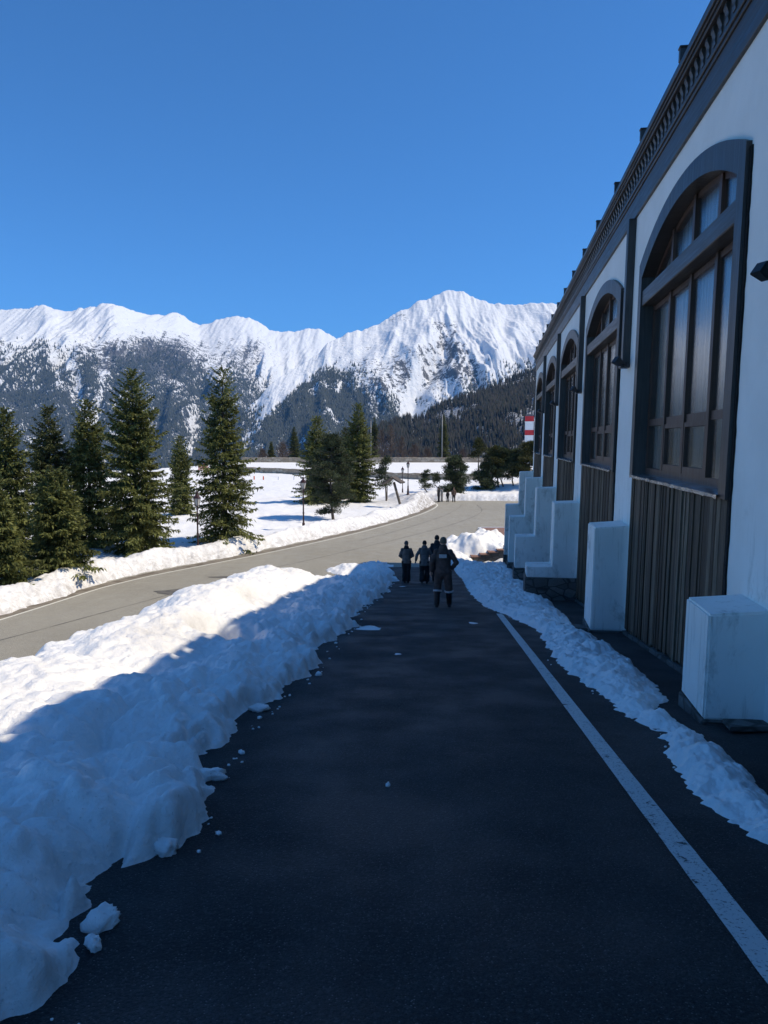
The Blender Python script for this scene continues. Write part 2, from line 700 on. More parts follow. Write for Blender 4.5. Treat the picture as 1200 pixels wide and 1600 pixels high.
def field_z(X, Y, detail=True):
    X, Y = np.asarray(X, float), np.asarray(Y, float)
    d = field_sd(X, Y)
    if detail:
        d = d + .30 * fbm(X / 1.7, Y / 1.7, 3, 31) + .08 * perlin(X / .3, Y / .3, 37)
    z = zr(Y)
    body = .32 + .10 * np.clip(d - 2, 0, 12) / 4
    near = np.clip(1 - Y / 140, .25, 1)
    berm = (.55 + .22 * perlin(X / 3.1, Y / 3.1, 41)) * np.exp(-((d - 1.0) / .85) ** 2)
    tipb = .75 * np.exp(-(((X - tip[0] + 2.6) / 2.6) ** 2 + ((Y - tip[1] + 2.5) / 5.0) ** 2))
    h = (body + berm + tipb) * (1 - np.exp(-np.clip(d, 0, None) / .42))
    if detail:
        h = h + (.05 + .16 * near * sstep(.2, 3, d)) * fbm(X / 4.5, Y / 6.5, 3, 43) * sstep(0, 1, d)
        lump = np.exp(-((d - .8) / .9) ** 2)
        h = h + lump * (.16 * lumps(X / .55, Y / .75, 47) + .09 * lumps(X / .24, Y / .3, 48)) * sstep(-.1, .3, d)
        h = h + .03 * perlin(X / .6, Y / .9, 49) * sstep(.5, 2, d)
    h = np.where(d < 0, np.maximum(-.35, d * .8), h)
    z = z + h + .012 * np.clip(Y - 92, 0, 60)
    # the ground behind the lower stone wall lies higher, and climbs to the upper wall
    w2 = np.interp(X, WALL2_X, WALL2_Y)
    back = sstep(0, .6, Y - w2 - .25)
    rise = np.clip((Y - w2) / np.maximum(178 - w2, 1), 0, 1.15)
    z = np.where(Y > w2, z * (1 - back) + back * (-3.75 + .62 * rise), z)
    # right-hand bank under the young pines
    z = z + sstep(5, 22, X) * 1.5 * sstep(FAR_Y + .5, FAR_Y + 11, Y) * (1 - sstep(110, 124, Y))
    # the plateau falls away at its far edge
    rim = 183 + 4 * perlin(X / 20, X * 0 + 3, 51) - 26 * sstep(-30, -48, X)
    z = z - np.clip(Y - rim, 0, None) * .8
    return z


_w2 = [at_depth(330, 729, 158), at_depth(395, 735, 150), at_depth(474, 742, 142), at_depth(560, 747, 133), at_depth(640, 750, 127), at_depth(700, 751, 124), at_depth(860, 752, 122)]
WALL2_X = np.array([p.x for p in _w2] + [60.0])
WALL2_Y = np.array([p.y for p in _w2] + [120.0])

# grid: rows crowd towards the viewer, columns follow the view so that detail is even
rows = np.geomspace(17, 235, 620)
colsu = np.concatenate([np.linspace(-1.15, -.56, 60)[:-1], np.linspace(-.56, .42, 640)])
YY, UU = np.meshgrid(rows, colsu, indexing='ij')
XX = UU * YY
tag(link('snow_field', grid_mesh('snow_field', XX, YY, field_z(XX, YY)), M['snow_field']), kind='structure')

# --- ground sheet: earth under everything, out to the horizon
gx = np.concatenate([-np.geomspace(12000, 60, 26), np.linspace(-50, 50, 60), np.geomspace(60, 12000, 26)])
gy = np.concatenate([-np.geomspace(1500, 40, 14), np.linspace(-30, 95, 90), np.geomspace(100, 12000, 40)])
GX, GY = np.meshgrid(gx, gy)
GZ = np.minimum(np.where(GX > -2, zp(GY), zr(GY)) - .35, 0) + 0
bank_f = sstep(-1.5, -9, GX)
GZ = (zp(np.clip(GY, -30, 95)) * (1 - bank_f) + zr(np.clip(GY, -30, 95)) * bank_f) - .5
out = np.maximum(np.maximum(np.abs(GX) - 50, 0), np.maximum(GY - 95, -30 - GY))
GZ = GZ - np.clip(out * .45, 0, 330)
tag(link('ground', grid_mesh('ground', GX, GY, GZ), M['earth']), kind='structure')

# --- road: sunlit sheet
ry = np.linspace(12, 95.5, 80)
rx = np.linspace(-62, 26, 60)
RX, RY = np.meshgrid(rx, ry)
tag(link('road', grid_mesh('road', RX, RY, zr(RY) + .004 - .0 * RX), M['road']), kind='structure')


def ribbon(name, pts, width, zfun, mat, lift=.008, jitter=0, kind='structure', sub=8):
    P = []
    for a, b in zip(pts[:-1], pts[1:]):
        for k in range(sub):
            P.append(a.lerp(b, k / sub))
    P.append(pts[-1])
    # smooth the centre line
    for _ in range(sub):
        P = [P[0]] + [(P[i - 1] + P[i] * 2 + P[i + 1]) / 4 for i in range(1, len(P) - 1)] + [P[-1]]
    V, Q = [], []
    for i, p in enumerate(P):
        t = (P[min(i + 1, len(P) - 1)] - P[max(i - 1, 0)])
        n = Vector((-t.y, t.x, 0)).normalized()
        wd = width * (1 + random.uniform(-jitter, jitter))
        for s in (-.5, .5):
            q = p + n * wd * s
            V.append((q.x, q.y, float(zfun(q.y)) + lift))
    for i in range(len(P) - 1):
        Q.append((2 * i, 2 * i + 1, 2 * i + 3, 2 * i + 2))
    me = mesh_np(name, np.array(V), np.array(Q)[:, ::-1])
    return tag(link(name, me, mat), kind=kind)


line_px = [(-60, 988), (0, 969), (80, 944), (160, 918), (235, 900), (310, 885.5), (400, 868), (480, 851), (560, 833), (620, 816.5), (660, 803), (678, 795), (684, 790), (682, 787), (674, 784.3), (664, 782.2)]
ribbon('road_edge_line', poly_edge(line_px, zr), .13, zr, M['road_line'], .012)
gut = [(-60, 984), (0, 965), (80, 940), (160, 914.5), (235, 896.5), (310, 882.5), (400, 865), (480, 848), (560, 829.5), (620, 813.5), (656, 801), (672, 793), (677, 789.5)]
ribbon('road_gutter', poly_edge(gut, zr), .62, zr, M['gutter'], .008, .1)
ribbon('road_seam', poly_edge([(-40, 1011), (60, 985), (170, 955), (280, 925), (400, 893), (480, 876), (560, 857), (640, 838), (700, 822), (745, 806), (755, 797), (745, 789)], zr), .06, zr, M['seam'], .008, .5)
ribbon('road_seam.001', poly_edge([(60, 1022), (170, 992), (260, 962), (330, 935), (400, 905)], zr), .05, zr, M['seam'], .008, .6)
ribbon('road_seam.002', poly_edge([(560, 845), (620, 830), (690, 808), (715, 796), (722, 788)], zr), .05, zr, M['seam'], .012, .6)
ribbon('road_seam.003', poly_edge([(640, 862), (700, 848), (745, 838), (795, 822)], zr), .06, zr, M['seam'], .012, .6)
for k, (px, py, rx_, ry_) in enumerate([(276, 925, 1.0, .6), (352, 902, .9, .25)]):
    c = on(px, py, zr)
    V = [(c.x, c.y, c.z + .012)] + [(c.x + rx_ * (1 + .15 * math.sin(5 * t + k)) * math.cos(t), c.y + ry_ * (1 + .2 * math.cos(4 * t)) * math.sin(t), float(zr(c.y)) + .012) for t in np.linspace(0, 2 * math.pi, 28)[:-1]]
    me = bpy.data.meshes.new('road_patch')
    me.from_pydata(V, [], [(0, i + 1, i % 27 + 2 if i < 26 else 1) for i in range(27)])
    tag(link('road_patch', me, M['seam']), kind='structure')

# --- the shaded path
pl_px = [(60, 1560), (110, 1440), (200, 1370), (245, 1350), (300, 1255), (335, 1180), (395, 1120), (440, 1085), (478, 1058), (500, 1020), (540, 985), (572, 945), (600, 925), (617, 908), (612, 895), (605, 888)]
PATH_L = interp_xy(poly_edge(pl_px, zp))


def path_l(y):
    y = np.asarray(y, float)
    return np.where(y < 2.2, PATH_L(2.2) - (2.2 - y) * .12, PATH_L(y))


py_ = np.concatenate([np.linspace(-8, 1, 8), np.geomspace(1.05, 41, 150)])
pu = np.linspace(0, 1, 24)
PY, PU = np.meshgrid(py_, pu, indexing='ij')
xl_ = path_l(PY) - 1.2
bx_w = 2.9 * CA + PY * math.tan(YAW) + .4            # runs under the building's foot
PX = xl_ + (bx_w - xl_) * PU
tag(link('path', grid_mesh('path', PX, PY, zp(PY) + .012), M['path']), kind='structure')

wl = [(1345, 1700), (1200, 1510), (1120, 1405), (1040, 1301), (960, 1196), (880, 1091), (830, 1025), (800, 986), (780, 960)]
ribbon('path_edge_line', poly_edge(wl, zp), .125, zp, M['line'], .018, .03)

# --- snow bank between the path and the road
yb = np.geomspace(.75, 42, 860)
ub = np.concatenate([np.linspace(-.35, .9, 120)[:-1], np.linspace(.9, 3.6, 130)[:-1], np.linspace(3.6, 10.5, 40)])
YB, UB = np.meshgrid(yb, ub, indexing='ij')


def bank(YB, UB, edge_noise=True):
    X = path_l(YB) - UB - .07 * sstep(4, 2, YB)
    e = UB.copy()
    if edge_noise:
        e = e + .24 * perlin(YB / .85, X * 0 + 1.5, 61) + .10 * fbm(YB / .27, X / .27, 2, 62) + .035 * perlin(X / .08, YB / .08, 63)
    e = np.maximum(e, .25 * sstep(.10, .40, UB))
    sc_ = np.interp(YB, [0, 4, 12, 22, 30, 38], [.26, .26, .27, .37, .26, .16]) * (1 + .38 * perlin(YB / 1.5, UB / 2.2 + 4, 60))
    edge = sc_ * .62 * (1 - np.exp(-np.clip(e, 0, None) / np.interp(YB, [0, 8, 30], [.10, .12, .2])))
    crest = sc_ * .38 * sstep(.15, 1.0, e)
    um = np.clip(path_l(YB) + 3.05, 1.35, 3)
    mh = np.interp(YB, [0, 5, 8, 10.3, 13, 17, 21, 23, 25, 28, 40], [.0, .05, .12, .28, .44, .46, .46, .40, .12, .0, 0])
    mound = mh * np.exp(-((UB - um) / np.interp(YB, [8, 20], [.75, 1.0])) ** 2)
    dip = -.10 * np.exp(-((UB - um * .58) / .4) ** 2) * sstep(6, 10, YB)
    h = edge + crest + mound + dip
    n = .065 * fbm(X / 1.0, YB / 1.25, 2, 65) * sstep(0, .5, e)
    lump = sstep(-.02, .12, e) * (1 - .66 * sstep(.45, 1.7, e)) * np.interp(YB, [0, 20, 40], [1, 1.25, 1.2])
    wx, wy = X + .12 * perlin(X / .3, YB / .3, 66), YB + .12 * perlin(X / .3, YB / .3, 67)
    n = n + lump * (.22 * lumps(wx / .50, wy / .58, 68) + .12 * lumps(wx / .22, wy / .24, 69) + .03 * lumps(wx / .085, wy / .09, 70))
    n = n + .022 * fbm(X / .16, YB / .2, 4, 71, .6) * sstep(0, .3, e)
    # melt hollows on the sunny mound
    melt = X * 0
    for (hx, hy, hr, hd) in HOLLOWS:
        rr = np.hypot((X - hx) / 1.0, (YB - hy) / 1.8) / hr
        n = n - hd * np.exp(-rr ** 4)
        melt = np.maximum(melt, np.exp(-(rr / 1.25) ** 2))
    h = np.maximum(h + n, .07 * sstep(.05, .35, e))
    z = zp(YB) + np.where(e < 0, np.maximum(-.12, e * 1.5), h)
    uf = np.interp(YB, [0, 5, 8, 12, 22, 25, 30, 38], [3.6, 3.4, 3.1, 3.2, 3.3, 2.6, 1.75, 1.35]) + .25 * perlin(YB / 2.2, X * 0 + 9, 73) + .08 * perlin(YB / .5, X * 0 + 9, 74)
    over = np.clip(UB - uf, 0, None)
    z = z - over * .75 - .25 * np.clip(over, 0, .8) + .0
    zl = zr(YB) - .25
    return X, np.maximum(z, zl), melt + np.where(e < .02, 1, np.exp(-np.clip(e, 0, 9) / .22)) + .9 * np.exp(-(np.clip(over - .5, 0, 9) / .6)) * (over > .15)


def bank_pt(px, py, h):
    return on(px, py, lambda y: zp(y) + h)


HOLLOWS = []
for px, py, h, hr, hd in ((332, 966, .50, .30, .45), (395, 925, .62, .26, .10), (262, 985, .45, .34, .08), (440, 900, .6, .3, .1)):
    p = bank_pt(px, py, h)
    HOLLOWS.append((p.x, p.y, hr, hd))
XB, ZB, EB = bank(YB, UB)


def add_attr(me, name, arr):
    a = me.attributes.new(name, 'FLOAT', 'POINT')
    a.data.foreach_set('value', np.ascontiguousarray(np.asarray(arr).ravel(), np.float32))


me_ = grid_mesh('snow_bank', XB, YB, ZB)
add_attr(me_, 'edge', np.clip(EB, 0, 1))
tag(link('snow_bank', me_, M['snow']), kind='structure')
me_ = bpy.data.objects['snow_field'].data
dF = field_sd(XX, YY)
add_attr(me_, 'edge', np.exp(-np.clip(dF, 0, 99) / 1.1) * .9 + 1.0 * np.exp(-(((XX - tip[0] + 2.6) / 4.0) ** 2 + ((YY - tip[1] + 3) / 7.0) ** 2)))

# --- snow strip along the foot of the building
sl_px = [(1330, 1395), (1200, 1325), (1100, 1262), (1056, 1212), (1038, 1185), (1032, 1150), (985, 1128), (930, 1080), (880, 1048), (860, 1020), (838, 985), (790, 962), (756, 948), (735, 928), (722, 905), (708, 886), (712, 878)]
sr_px = [(1330, 1345), (1200, 1245), (1150, 1198), (1110, 1165), (1062, 1130), (1022, 1112), (1046, 1098), (1020, 1072), (975, 1028), (930, 1000), (900, 984), (889, 972), (872, 955), (860, 946), (835, 930), (815, 905), (800, 893), (788, 879)]
SL = interp_xy(poly_edge(sl_px, zp))
SR = interp_xy(poly_edge(sr_px, zp))
ys_ = np.geomspace(3.0, 40, 760)
us_ = np.linspace(-.12, 1.12, 150)
YS, US = np.meshgrid(ys_, us_, indexing='ij')
wl_, wr_ = SL(YS), SR(YS)
wd_ = np.maximum(wr_ - wl_, .12)
XS = wl_ + wd_ * US
dS = np.minimum(US, 1 - US) * wd_ + .06 * perlin(YS / .5, US * 0 + 2, 81) + .05 * fbm(XS / .16, YS / .16, 3, 82)
hs = np.interp(YS, [3, 5.5, 6.3, 7.5, 12, 20, 28, 37], [.17, .15, .08, .15, .16, .19, .25, .36])
hS = hs * (1 - np.exp(-np.clip(dS, 0, None) / .13)) * (.75 + .25 * sstep(0, .5, dS))
lm = sstep(-.02, .1, dS)
hS = hS + lm * (.055 * lumps(XS / .40, YS / .5, 83) + .03 * lumps(XS / .16, YS / .2, 84) + .05 * fbm(XS / .5, YS / .6, 3, 85) + .016 * fbm(XS / .12, YS / .15, 3, 87, .6)) * np.interp(YS, [0, 15, 35], [1, 1.2, 1.8])
ZS = zp(YS) + np.where(dS < 0, np.maximum(-.1, dS * 1.5), hS)
tag(link('snow_strip', grid_mesh('snow_strip', XS, YS, ZS), M['snow']), kind='structure')


def snow_heap(name, cx, cy, rx_, ry_, h, zfun, seed, n=90, mat='snow_old', peak=1.3):
    g = np.linspace(-1.35, 1.35, n)
    A, B = np.meshgrid(g, g)
    X, Y = cx + A * rx_, cy + B * ry_
    r = np.hypot(A, B) + .16 * fbm(A * 1.7, B * 1.7, 3, seed)
    H = h * np.clip(1 - r * r, 0, None) ** peak * (1 + .25 * fbm(A * 2.2 + 5, B * 2.2, 3, seed + 9)) + .10 * min(1, h) * fbm(X / .8, Y / .8, 3, seed + 4) * sstep(1.05, .6, r) + .09 * lumps(X / .45, Y / .55, seed + 6) * sstep(1.1, .7, r)
    Z = zfun(Y) + np.where(r > 1, -.12, H)
    return tag(link(name, grid_mesh(name, X, Y, Z), M[mat]), kind='structure')


snow_heap('snow_heap', 5.7, 46.0, 2.9, 3.6, 1.35, zr, 91, 150)
snow_heap('snow_heap.001', 3.7, 43.3, 1.5, 1.7, .6, zr, 95)
snow_heap('snow_heap.002', -1.7, 40.0, 1.3, 1.4, .35, zr, 97)

# --- red paved walk and its kerb beyond the building
mb = MB().box(7.6, 16, 53.5, 60, -5.6, float(zr(52)) + .10)
tag(mb.build('sidewalk', M['brickcap']), kind='structure')
mb = MB().box(7.38, 7.6, 53.5, 60, -5.6, float(zr(52)) + .13)
mb.box(7.6, 16, 60, 60.22, -5.6, float(zr(52)) + .13)
tag(mb.build('kerb', M['whitep']), kind='structure')

# --- crumbs fallen off the ploughed edges
rgk = np.random.RandomState(8)
ico = bmesh.new()
bmesh.ops.create_icosphere(ico, subdivisions=2, radius=1)
iv = np.array([v.co[:] for v in ico.verts])
it = np.array([[v.index for v in f.verts] for f in ico.faces])
ico.free()
CV, CF, off = [], [], 0
for k in range(110):
    yk = float(np.exp(rgk.uniform(np.log(2.0), np.log(34))))
    r = float(np.exp(rgk.normal(-4.9, .5))) * (1 + yk * .035)
    g = abs(rgk.normal(0, .07)) - .09
    if k % 3:
        xk = float(path_l(yk)) + .16 + g
    else:
        yk = yk if yk > 4.5 else rgk.uniform(5, 20)
        xk = float(SL(yk)) - .03 - g
    n = iv * (1 + .35 * np.asarray(fbm(iv[:, 0] * 1.4 + k * 3.1, iv[:, 1] * 1.4 + iv[:, 2] * 1.2, 2, 33)))[:, None]
    n = n * r * np.array([1 + rgk.rand() * .5, 1, .55 + rgk.rand() * .3])
    t = rgk.rand() * 6.28
    n = np.stack([n[:, 0] * math.cos(t) - n[:, 1] * math.sin(t), n[:, 0] * math.sin(t) + n[:, 1] * math.cos(t), n[:, 2]], -1)
    CV.append(n + np.array([xk, yk, float(zp(yk)) + .012 + r * .35]))
    CF.append(it + off)
    off += len(iv)
tag(link('snow_crumbs', mesh_np('snow_crumbs', np.concatenate(CV), np.concatenate(CF), True), M['snow_old']), kind='stuff')
# ================================================================== BUILDING
B0 = Vector((5.0, 22.0, -3.0))                        # building-frame origin of the thing
BAT = .02                                             # the wall leans back as it rises


def bl(bx, by, z):                                    # building frame -> world
    return Vector((bx * CA + by * SA, -bx * SA + by * CA, z))


b_o = empty('lodge_building', bl(*B0), -YAW, 'long white plastered lodge with dark timber arches and stepped buttresses beside the path', 'building')


def lc(x, y, z):                                      # building frame -> local of the Empty, with the batter
    return (x + BAT * z - B0.x, y - B0.y, z - B0.z)


def bpart(mb, name, mat, parent=b_o, **kw):
    return mb.xf(lc).build(name, mat, parent, **kw)


WX = 2.35
PITCHB = 7.1
BAYS = [(8.0 + PITCHB * k, 13.3 + PITCHB * k) for k in range(-1, 5)]
Y0, Y1 = -1.2, 43.0
SPR, APX, TOP = 4.46, 5.02, 6.05


def arc(y0, y1, zs, za, n=24):
    hw, rise = (y1 - y0) / 2, za - zs
    Rr = (hw * hw + rise * rise) / (2 * rise)
    c = (y0 + y1) / 2
    return [(y0 + (y1 - y0) * i / n, za - Rr + math.sqrt(max(Rr * Rr - (y0 + (y1 - y0) * i / n - c) ** 2, 0))) for i in range(n + 1)]


def gz(by, bx=2.3):
    return float(zp(bl(bx, by, 0).y))


# wall: piers and the field above each arch, with thickness
wall = MB()
edges = [Y0] + [e for a, b in BAYS for e in (a + .04, b - .04)] + [Y1]
for i in range(0, len(edges), 2):
    a, b = edges[i], edges[i + 1]
    zb = gz(b) - .6
    wall.add([(x, y, z) for x in (WX, WX + .4) for y in (a, b) for z in (zb, TOP)],
             [(0, 1, 3, 2), (4, 6, 7, 5), (0, 4, 5, 1), (2, 3, 7, 6), (0, 2, 6, 4), (1, 5, 7, 3)])
for a, b in BAYS:
    A = arc(a + .04, b - .04, SPR - .04, APX - .04)
    for (ya, za), (yb_, zb) in zip(A[:-1], A[1:]):
        wall.add([(WX, ya, za), (WX, yb_, zb), (WX, yb_, TOP), (WX, ya, TOP)], [(0, 1, 2, 3)])
wall.box(WX + .01, 16, Y1 - .35, Y1 - .002, -6, TOP - .01)          # far end wall
wall.box(WX + .01, 16, Y0 + .002, Y0 + .35, -2, TOP - .01)
wall.box(15.7, 16, Y0 + .36, Y1 - .36, -6, TOP - .01)
o = bpart(wall, 'wall', M['plaster'])
M['inside'] = simple('dark_interior', (.02, .018, .016), (.03, .027, .025), 2, .9, 0)
inn = MB().box(WX + 1.6, WX + 1.7, Y0 + .4, Y1 - .4, -6, TOP - .02)
bpart(inn, 'inner_partition', M['inside'])

# roof, cornice
rf = MB()
OV = WX - .20
rf.add([(OV + .015, Y0 - .3, 6.335), (OV + .015, Y1 + .25, 6.335), (9, Y1 + .25, 7.0), (9, Y0 - .3, 7.0), (16.3, Y1 + .25, 6.335), (16.3, Y0 - .3, 6.335),
        (OV + .015, Y0 - .3, 6.302), (OV + .015, Y1 + .25, 6.302), (16.3, Y1 + .25, 6.302), (16.3, Y0 - .3, 6.302)],
       [(0, 1, 2, 3), (3, 2, 4, 5), (0, 6, 7, 1), (4, 8, 9, 5), (6, 9, 8, 7), (1, 7, 8, 4, 2), (0, 3, 5, 9, 6)])
bpart(rf, 'roof', M['black'])
co = MB()
ye0, ye1 = Y0 - .25, Y1 + .2
co.box(WX - .040, WX + .1, ye0 + .15, ye1 - .15, 5.44, 5.80)              # frieze board
co.box(WX - .062, WX + .1, ye0 + .12, ye1 - .12, 5.80, 5.855)
co.box(WX - .084, WX + .1, ye0 + .1, ye1 - .1, 5.855, 5.91)
co.box(WX - .070, WX + .1, ye0 + .11, ye1 - .11, 5.91, 6.135)             # ground behind the dentils
co.box(WX - .150, WX + .1, ye0 + .05, ye1 - .05, 6.135, 6.18)
co.box(WX - .175, WX + .1, ye0 + .02, ye1 - .02, 6.18, 6.215)
co.box(OV, WX + .1, ye0, ye1, 6.215, 6.30)
bpart(co, 'cornice', M['trim'], bevel=.006, seg=1)
def dentil_mb(mb, y):
    # a small scrolled bracket: deeper at the top than at the foot
    p = [(WX - .070, 5.94), (WX - .080, 5.94), (WX - .090, 5.98), (WX - .084, 6.02), (WX - .098, 6.06), (WX - .112, 6.09), (WX - .112, 6.134), (WX - .070, 6.134)]
    vs = [(x, yy, z) for yy in (y, y + .10) for x, z in p]
    n = len(p)
    mb.add(vs, [tuple(range(n)), tuple(range(n, 2 * n))[::-1]] + [(i, i + n, (i + 1) % n + n, (i + 1) % n) for i in range(n)])
    return mb


d0 = bpart(dentil_mb(MB(), B0.y), 'dentil', M['trim_v'])
rest = MB()
y, near = Y0 + .1, 0
while y < Y1:
    if y > 7.2 and near < 100:
        d = d0 if near == 0 else d0.copy()
        if near:
            COL.objects.link(d)
            d.parent = b_o
        d.location = (0, y - B0.y, 0)
        near += 1
    else:
        dentil_mb(rest, y)
    y += .235
tag(bpart(rest, 'dentil_course', M['trim_v']), kind='stuff')
for k in range(17):
    y = 2.85 + 2.52 * k
    if y > Y1: break
    p = MB().box(OV - .01, OV + .10, y - .045, y + .045, 6.303, 6.455).box(OV - .02, OV + .11, y - .055, y + .055, 6.455, 6.48)
    p.box(OV + .10, OV + .42, y - .03, y + .03, 6.36, 6.42)
    bpart(p, 'roof_post', M['trim_v'], bevel=.008, seg=1)
# unseen slotted rail behind the posts, added to dapple the roof's shadow edge
rl = MB()
rng = random.Random(5)
rl.box(2.57, 2.60, Y0, Y1, 6.78, 6.86)
rl.box(2.57, 2.60, Y0, Y1, 6.985, 7.04)
y = Y0
while y < Y1:
    L = rng.uniform(.35, 1.5) if y < 13 else rng.uniform(2, 5)
    rl.box(2.573, 2.597, y, min(y + L, Y1), 6.861, 6.984)
    y += L + rng.uniform(.09, .22)
for q in range(18):
    rl.box(2.601, 2.64, .4 + 2.52 * q, .46 + 2.52 * q, 6.36, 7.03)
bpart(rl, 'dapple_rail', M['trim_v'])

# pilasters hanging from the frieze between the bays
for k, (a, b) in enumerate(BAYS[:-1]):
    c = b + (.88 if k else .40)
    p = MB().box(WX - .13, WX - .002, c - .10, c + .10, 2.98, 5.439).box(WX - .16, WX - .002, c - .12, c + .12, 2.90, 2.98)
    bpart(p, 'pilaster', M['trim_v'], bevel=.01, seg=1)

# ---- windows
def glass():
    t = NT('window_glass')
    w = t.coord()
    t.t.nodes.remove(t.b)
    gl = t.n('ShaderNodeBsdfGlossy')
    gl.inputs['Roughness'].default_value = .2
    gl.inputs['Color'].default_value = (.9, .93, .95, 1)
    bp = t.n('ShaderNodeBump')
    bp.inputs['Strength'].default_value = .06
    bp.inputs['Distance'].default_value = .02
    t.l(t.noise(w, 1.3, 2), bp.inputs['Height'])
    t.l(bp.outputs[0], gl.inputs['Normal'])
    tr = t.n('ShaderNodeBsdfTransparent')
    tr.inputs['Color'].default_value = (.78, .80, .79, 1)
    fr = t.n('ShaderNodeFresnel')
    fr.inputs['IOR'].default_value = 1.5
    mx = t.n('ShaderNodeMixShader')
    t.l(t.math('MINIMUM', t.math('MAXIMUM', fr.outputs[0], .05), .34), mx.inputs[0])
    t.l(tr.outputs[0], mx.inputs[1])
    t.l(gl.outputs[0], mx.inputs[2])
    t.l(mx.outputs[0], t.out.inputs['Surface'])
    return t.m


M['glass'] = glass()


def curtain_mat():
    t = NT('sheer_curtain')
    g = t.noise(t.coord((1, 10, .15)), 2.5, 4, .6)
    t.col(t.ramp(g, [(.3, (.12, .12, .115)), (.7, (.26, .26, .24))]))
    t.rough(.9)
    return t.m


M['curtain'] = curtain_mat()
SILL = 1.08
for k, (a, b) in enumerate(BAYS):
    zg = gz(b) - .5
    ia, ib = a + .24, b - .24
    # red-brown frame: outer members, mullions, rails
    fx0, fx1 = WX + .15, WX + .24
    f = MB()
    f.box(fx0, fx1, ia - .01, ib + .01, SILL + .005, SILL + .105)
    f.box(fx0, fx1, ia - .005, ia + .09, SILL + .105, SPR - .2)
    f.box(fx0, fx1, ib - .09, ib + .005, SILL + .105, SPR - .2)
    mull = [ia + .09 + (ib - ia - .18) * q for q in (.25, .5, .75)]
    A = arc(ia, ib, SPR - .23, APX - .25)

    def ztop(y):
        return np.interp(y, [p[0] for p in A], [p[1] for p in A])
    for m in mull:
        f.box(fx0 - .022, fx1 + .01, m - .055, m + .055, SILL + .107, 3.77)
        f.box(fx0 - .022, fx1 + .01, m - .055, m + .055, 4.03, float(ztop(m)) - .005)
    xs = [ia + .09] + mull + [ib - .09]
    for i in range(4):
        p0, p1 = xs[i] + (.056 if i else .001), xs[i + 1] - (.056 if i < 3 else .001)
        f.box(fx0 + .004, fx1, p0, p1, 1.86, 1.965)                   # rail between the tall and the small lights
        f.box(fx0 + .004, fx1, p0, p1, 3.69, 3.765)
        f.box(fx0 + .004, fx1, p0, p1, 4.03, 4.09)
        if i in (1, 2):                                               # opening casements
            f.box(fx0 - .015, fx1, p0, p1, SILL + .107, SILL + .20)
            f.box(fx0 - .015, fx1, p0, p0 + .05, SILL + .20, 1.84)
            f.box(fx0 - .015, fx1, p1 - .05, p1, SILL + .20, 1.84)
            f.box(fx0 - .015, fx1, p0, p1, 1.80, 1.859)
    # curved head rail
    for (ya, za), (yb_, zb) in zip(A[:-1], A[1:]):
        f.add([(x, y, z) for x in (fx0 + .005, fx1 - .003) for y, z in ((ya, za), (yb_, zb), (yb_, zb - .075), (ya, za - .075))],
              [(0, 1, 2, 3), (7, 6, 5, 4), (0, 4, 5, 1), (3, 2, 6, 7)])
    win = bpart(f, 'window', M['brown'])
    win['label'] = 'tall arched window with red-brown muntins'
    # arched timber surround, proud of the wall, lining the reveal
    cs = MB()
    OA, IA = arc(a, b, SPR, APX), arc(ia, ib, SPR - .23, APX - .25)
    x0, x1 = WX - .055, WX + .40
    fo = [(a, zg)] + [(a, SPR)] + OA[1:-1] + [(b, SPR), (b, zg)]
    fi = [(ia, SILL - .05)] + [(ia, SPR - .23)] + IA[1:-1] + [(ib, SPR - .23), (ib, SILL - .05)]
    fo[0] = (a, SILL - .05); fo[-1] = (b, SILL - .05)
    n = len(fo)
    vs = [(x0, y, z) for y, z in fo] + [(x0, y, z) for y, z in fi] + [(x1, y, z) for y, z in fi] + [(WX + .05, y, z) for y, z in fo]
    fs = []
    for i in range(n - 1):
        fs += [(i, i + 1, n + i + 1, n + i), (n + i, n + i + 1, 2 * n + i + 1, 2 * n + i), (3 * n + i, 3 * n + i + 1, i + 1, i)]
    cs.add(vs, fs)
    bpart(cs, 'arch_surround', M['trim_v'], win)
    tb = MB().box(WX - .035, WX + .25, ia + .002, ib - .002, 3.78, 4.02)
    bpart(tb, 'transom_beam', M['trim'], win, bevel=.01, seg=1)
    # near-black strip by the surround: stained board with the gap's shade painted in
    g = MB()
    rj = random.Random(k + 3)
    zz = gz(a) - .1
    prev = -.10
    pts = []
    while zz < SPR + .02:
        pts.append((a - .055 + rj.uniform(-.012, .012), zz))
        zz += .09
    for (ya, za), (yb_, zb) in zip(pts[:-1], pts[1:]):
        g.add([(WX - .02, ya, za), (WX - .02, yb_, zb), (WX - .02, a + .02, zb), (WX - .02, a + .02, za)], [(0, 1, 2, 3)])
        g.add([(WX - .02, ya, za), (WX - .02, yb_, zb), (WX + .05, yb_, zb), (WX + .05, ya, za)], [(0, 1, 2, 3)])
    bpart(g, 'gap_shade_board', M['black'], win)
    # panes
    px_ = fx0 + .022
    gpane = MB()
    gpane.add([(px_, ia, SILL), (px_, ib, SILL), (px_, ib, SPR - .23)] + [(px_, y, z) for y, z in IA[::-1][1:-1]] + [(px_, ia, SPR - .23)], [tuple(range(3 + len(IA) - 2 + 1))])
    bpart(gpane, 'pane', M['glass'], win)
    # sheer curtains behind
    cv = MB()
    yy = np.linspace(ia - .1, ib + .1, 240)
    rr = np.random.RandomState(k)
    ph = np.cumsum(rr.rand(240) * .5 + .25)
    dx_ = .018 * np.sin(ph) + .007 * np.sin(2.7 * ph)
    V = [(WX + .255 + d, y, z) for z in (SILL - .1, APX) for d, y in zip(dx_, yy)]
    cv.add(V, [(i, i + 1, i + 241, i + 240) for i in range(239)])
    bpart(cv, 'curtain', M['curtain'], win, smooth=True)
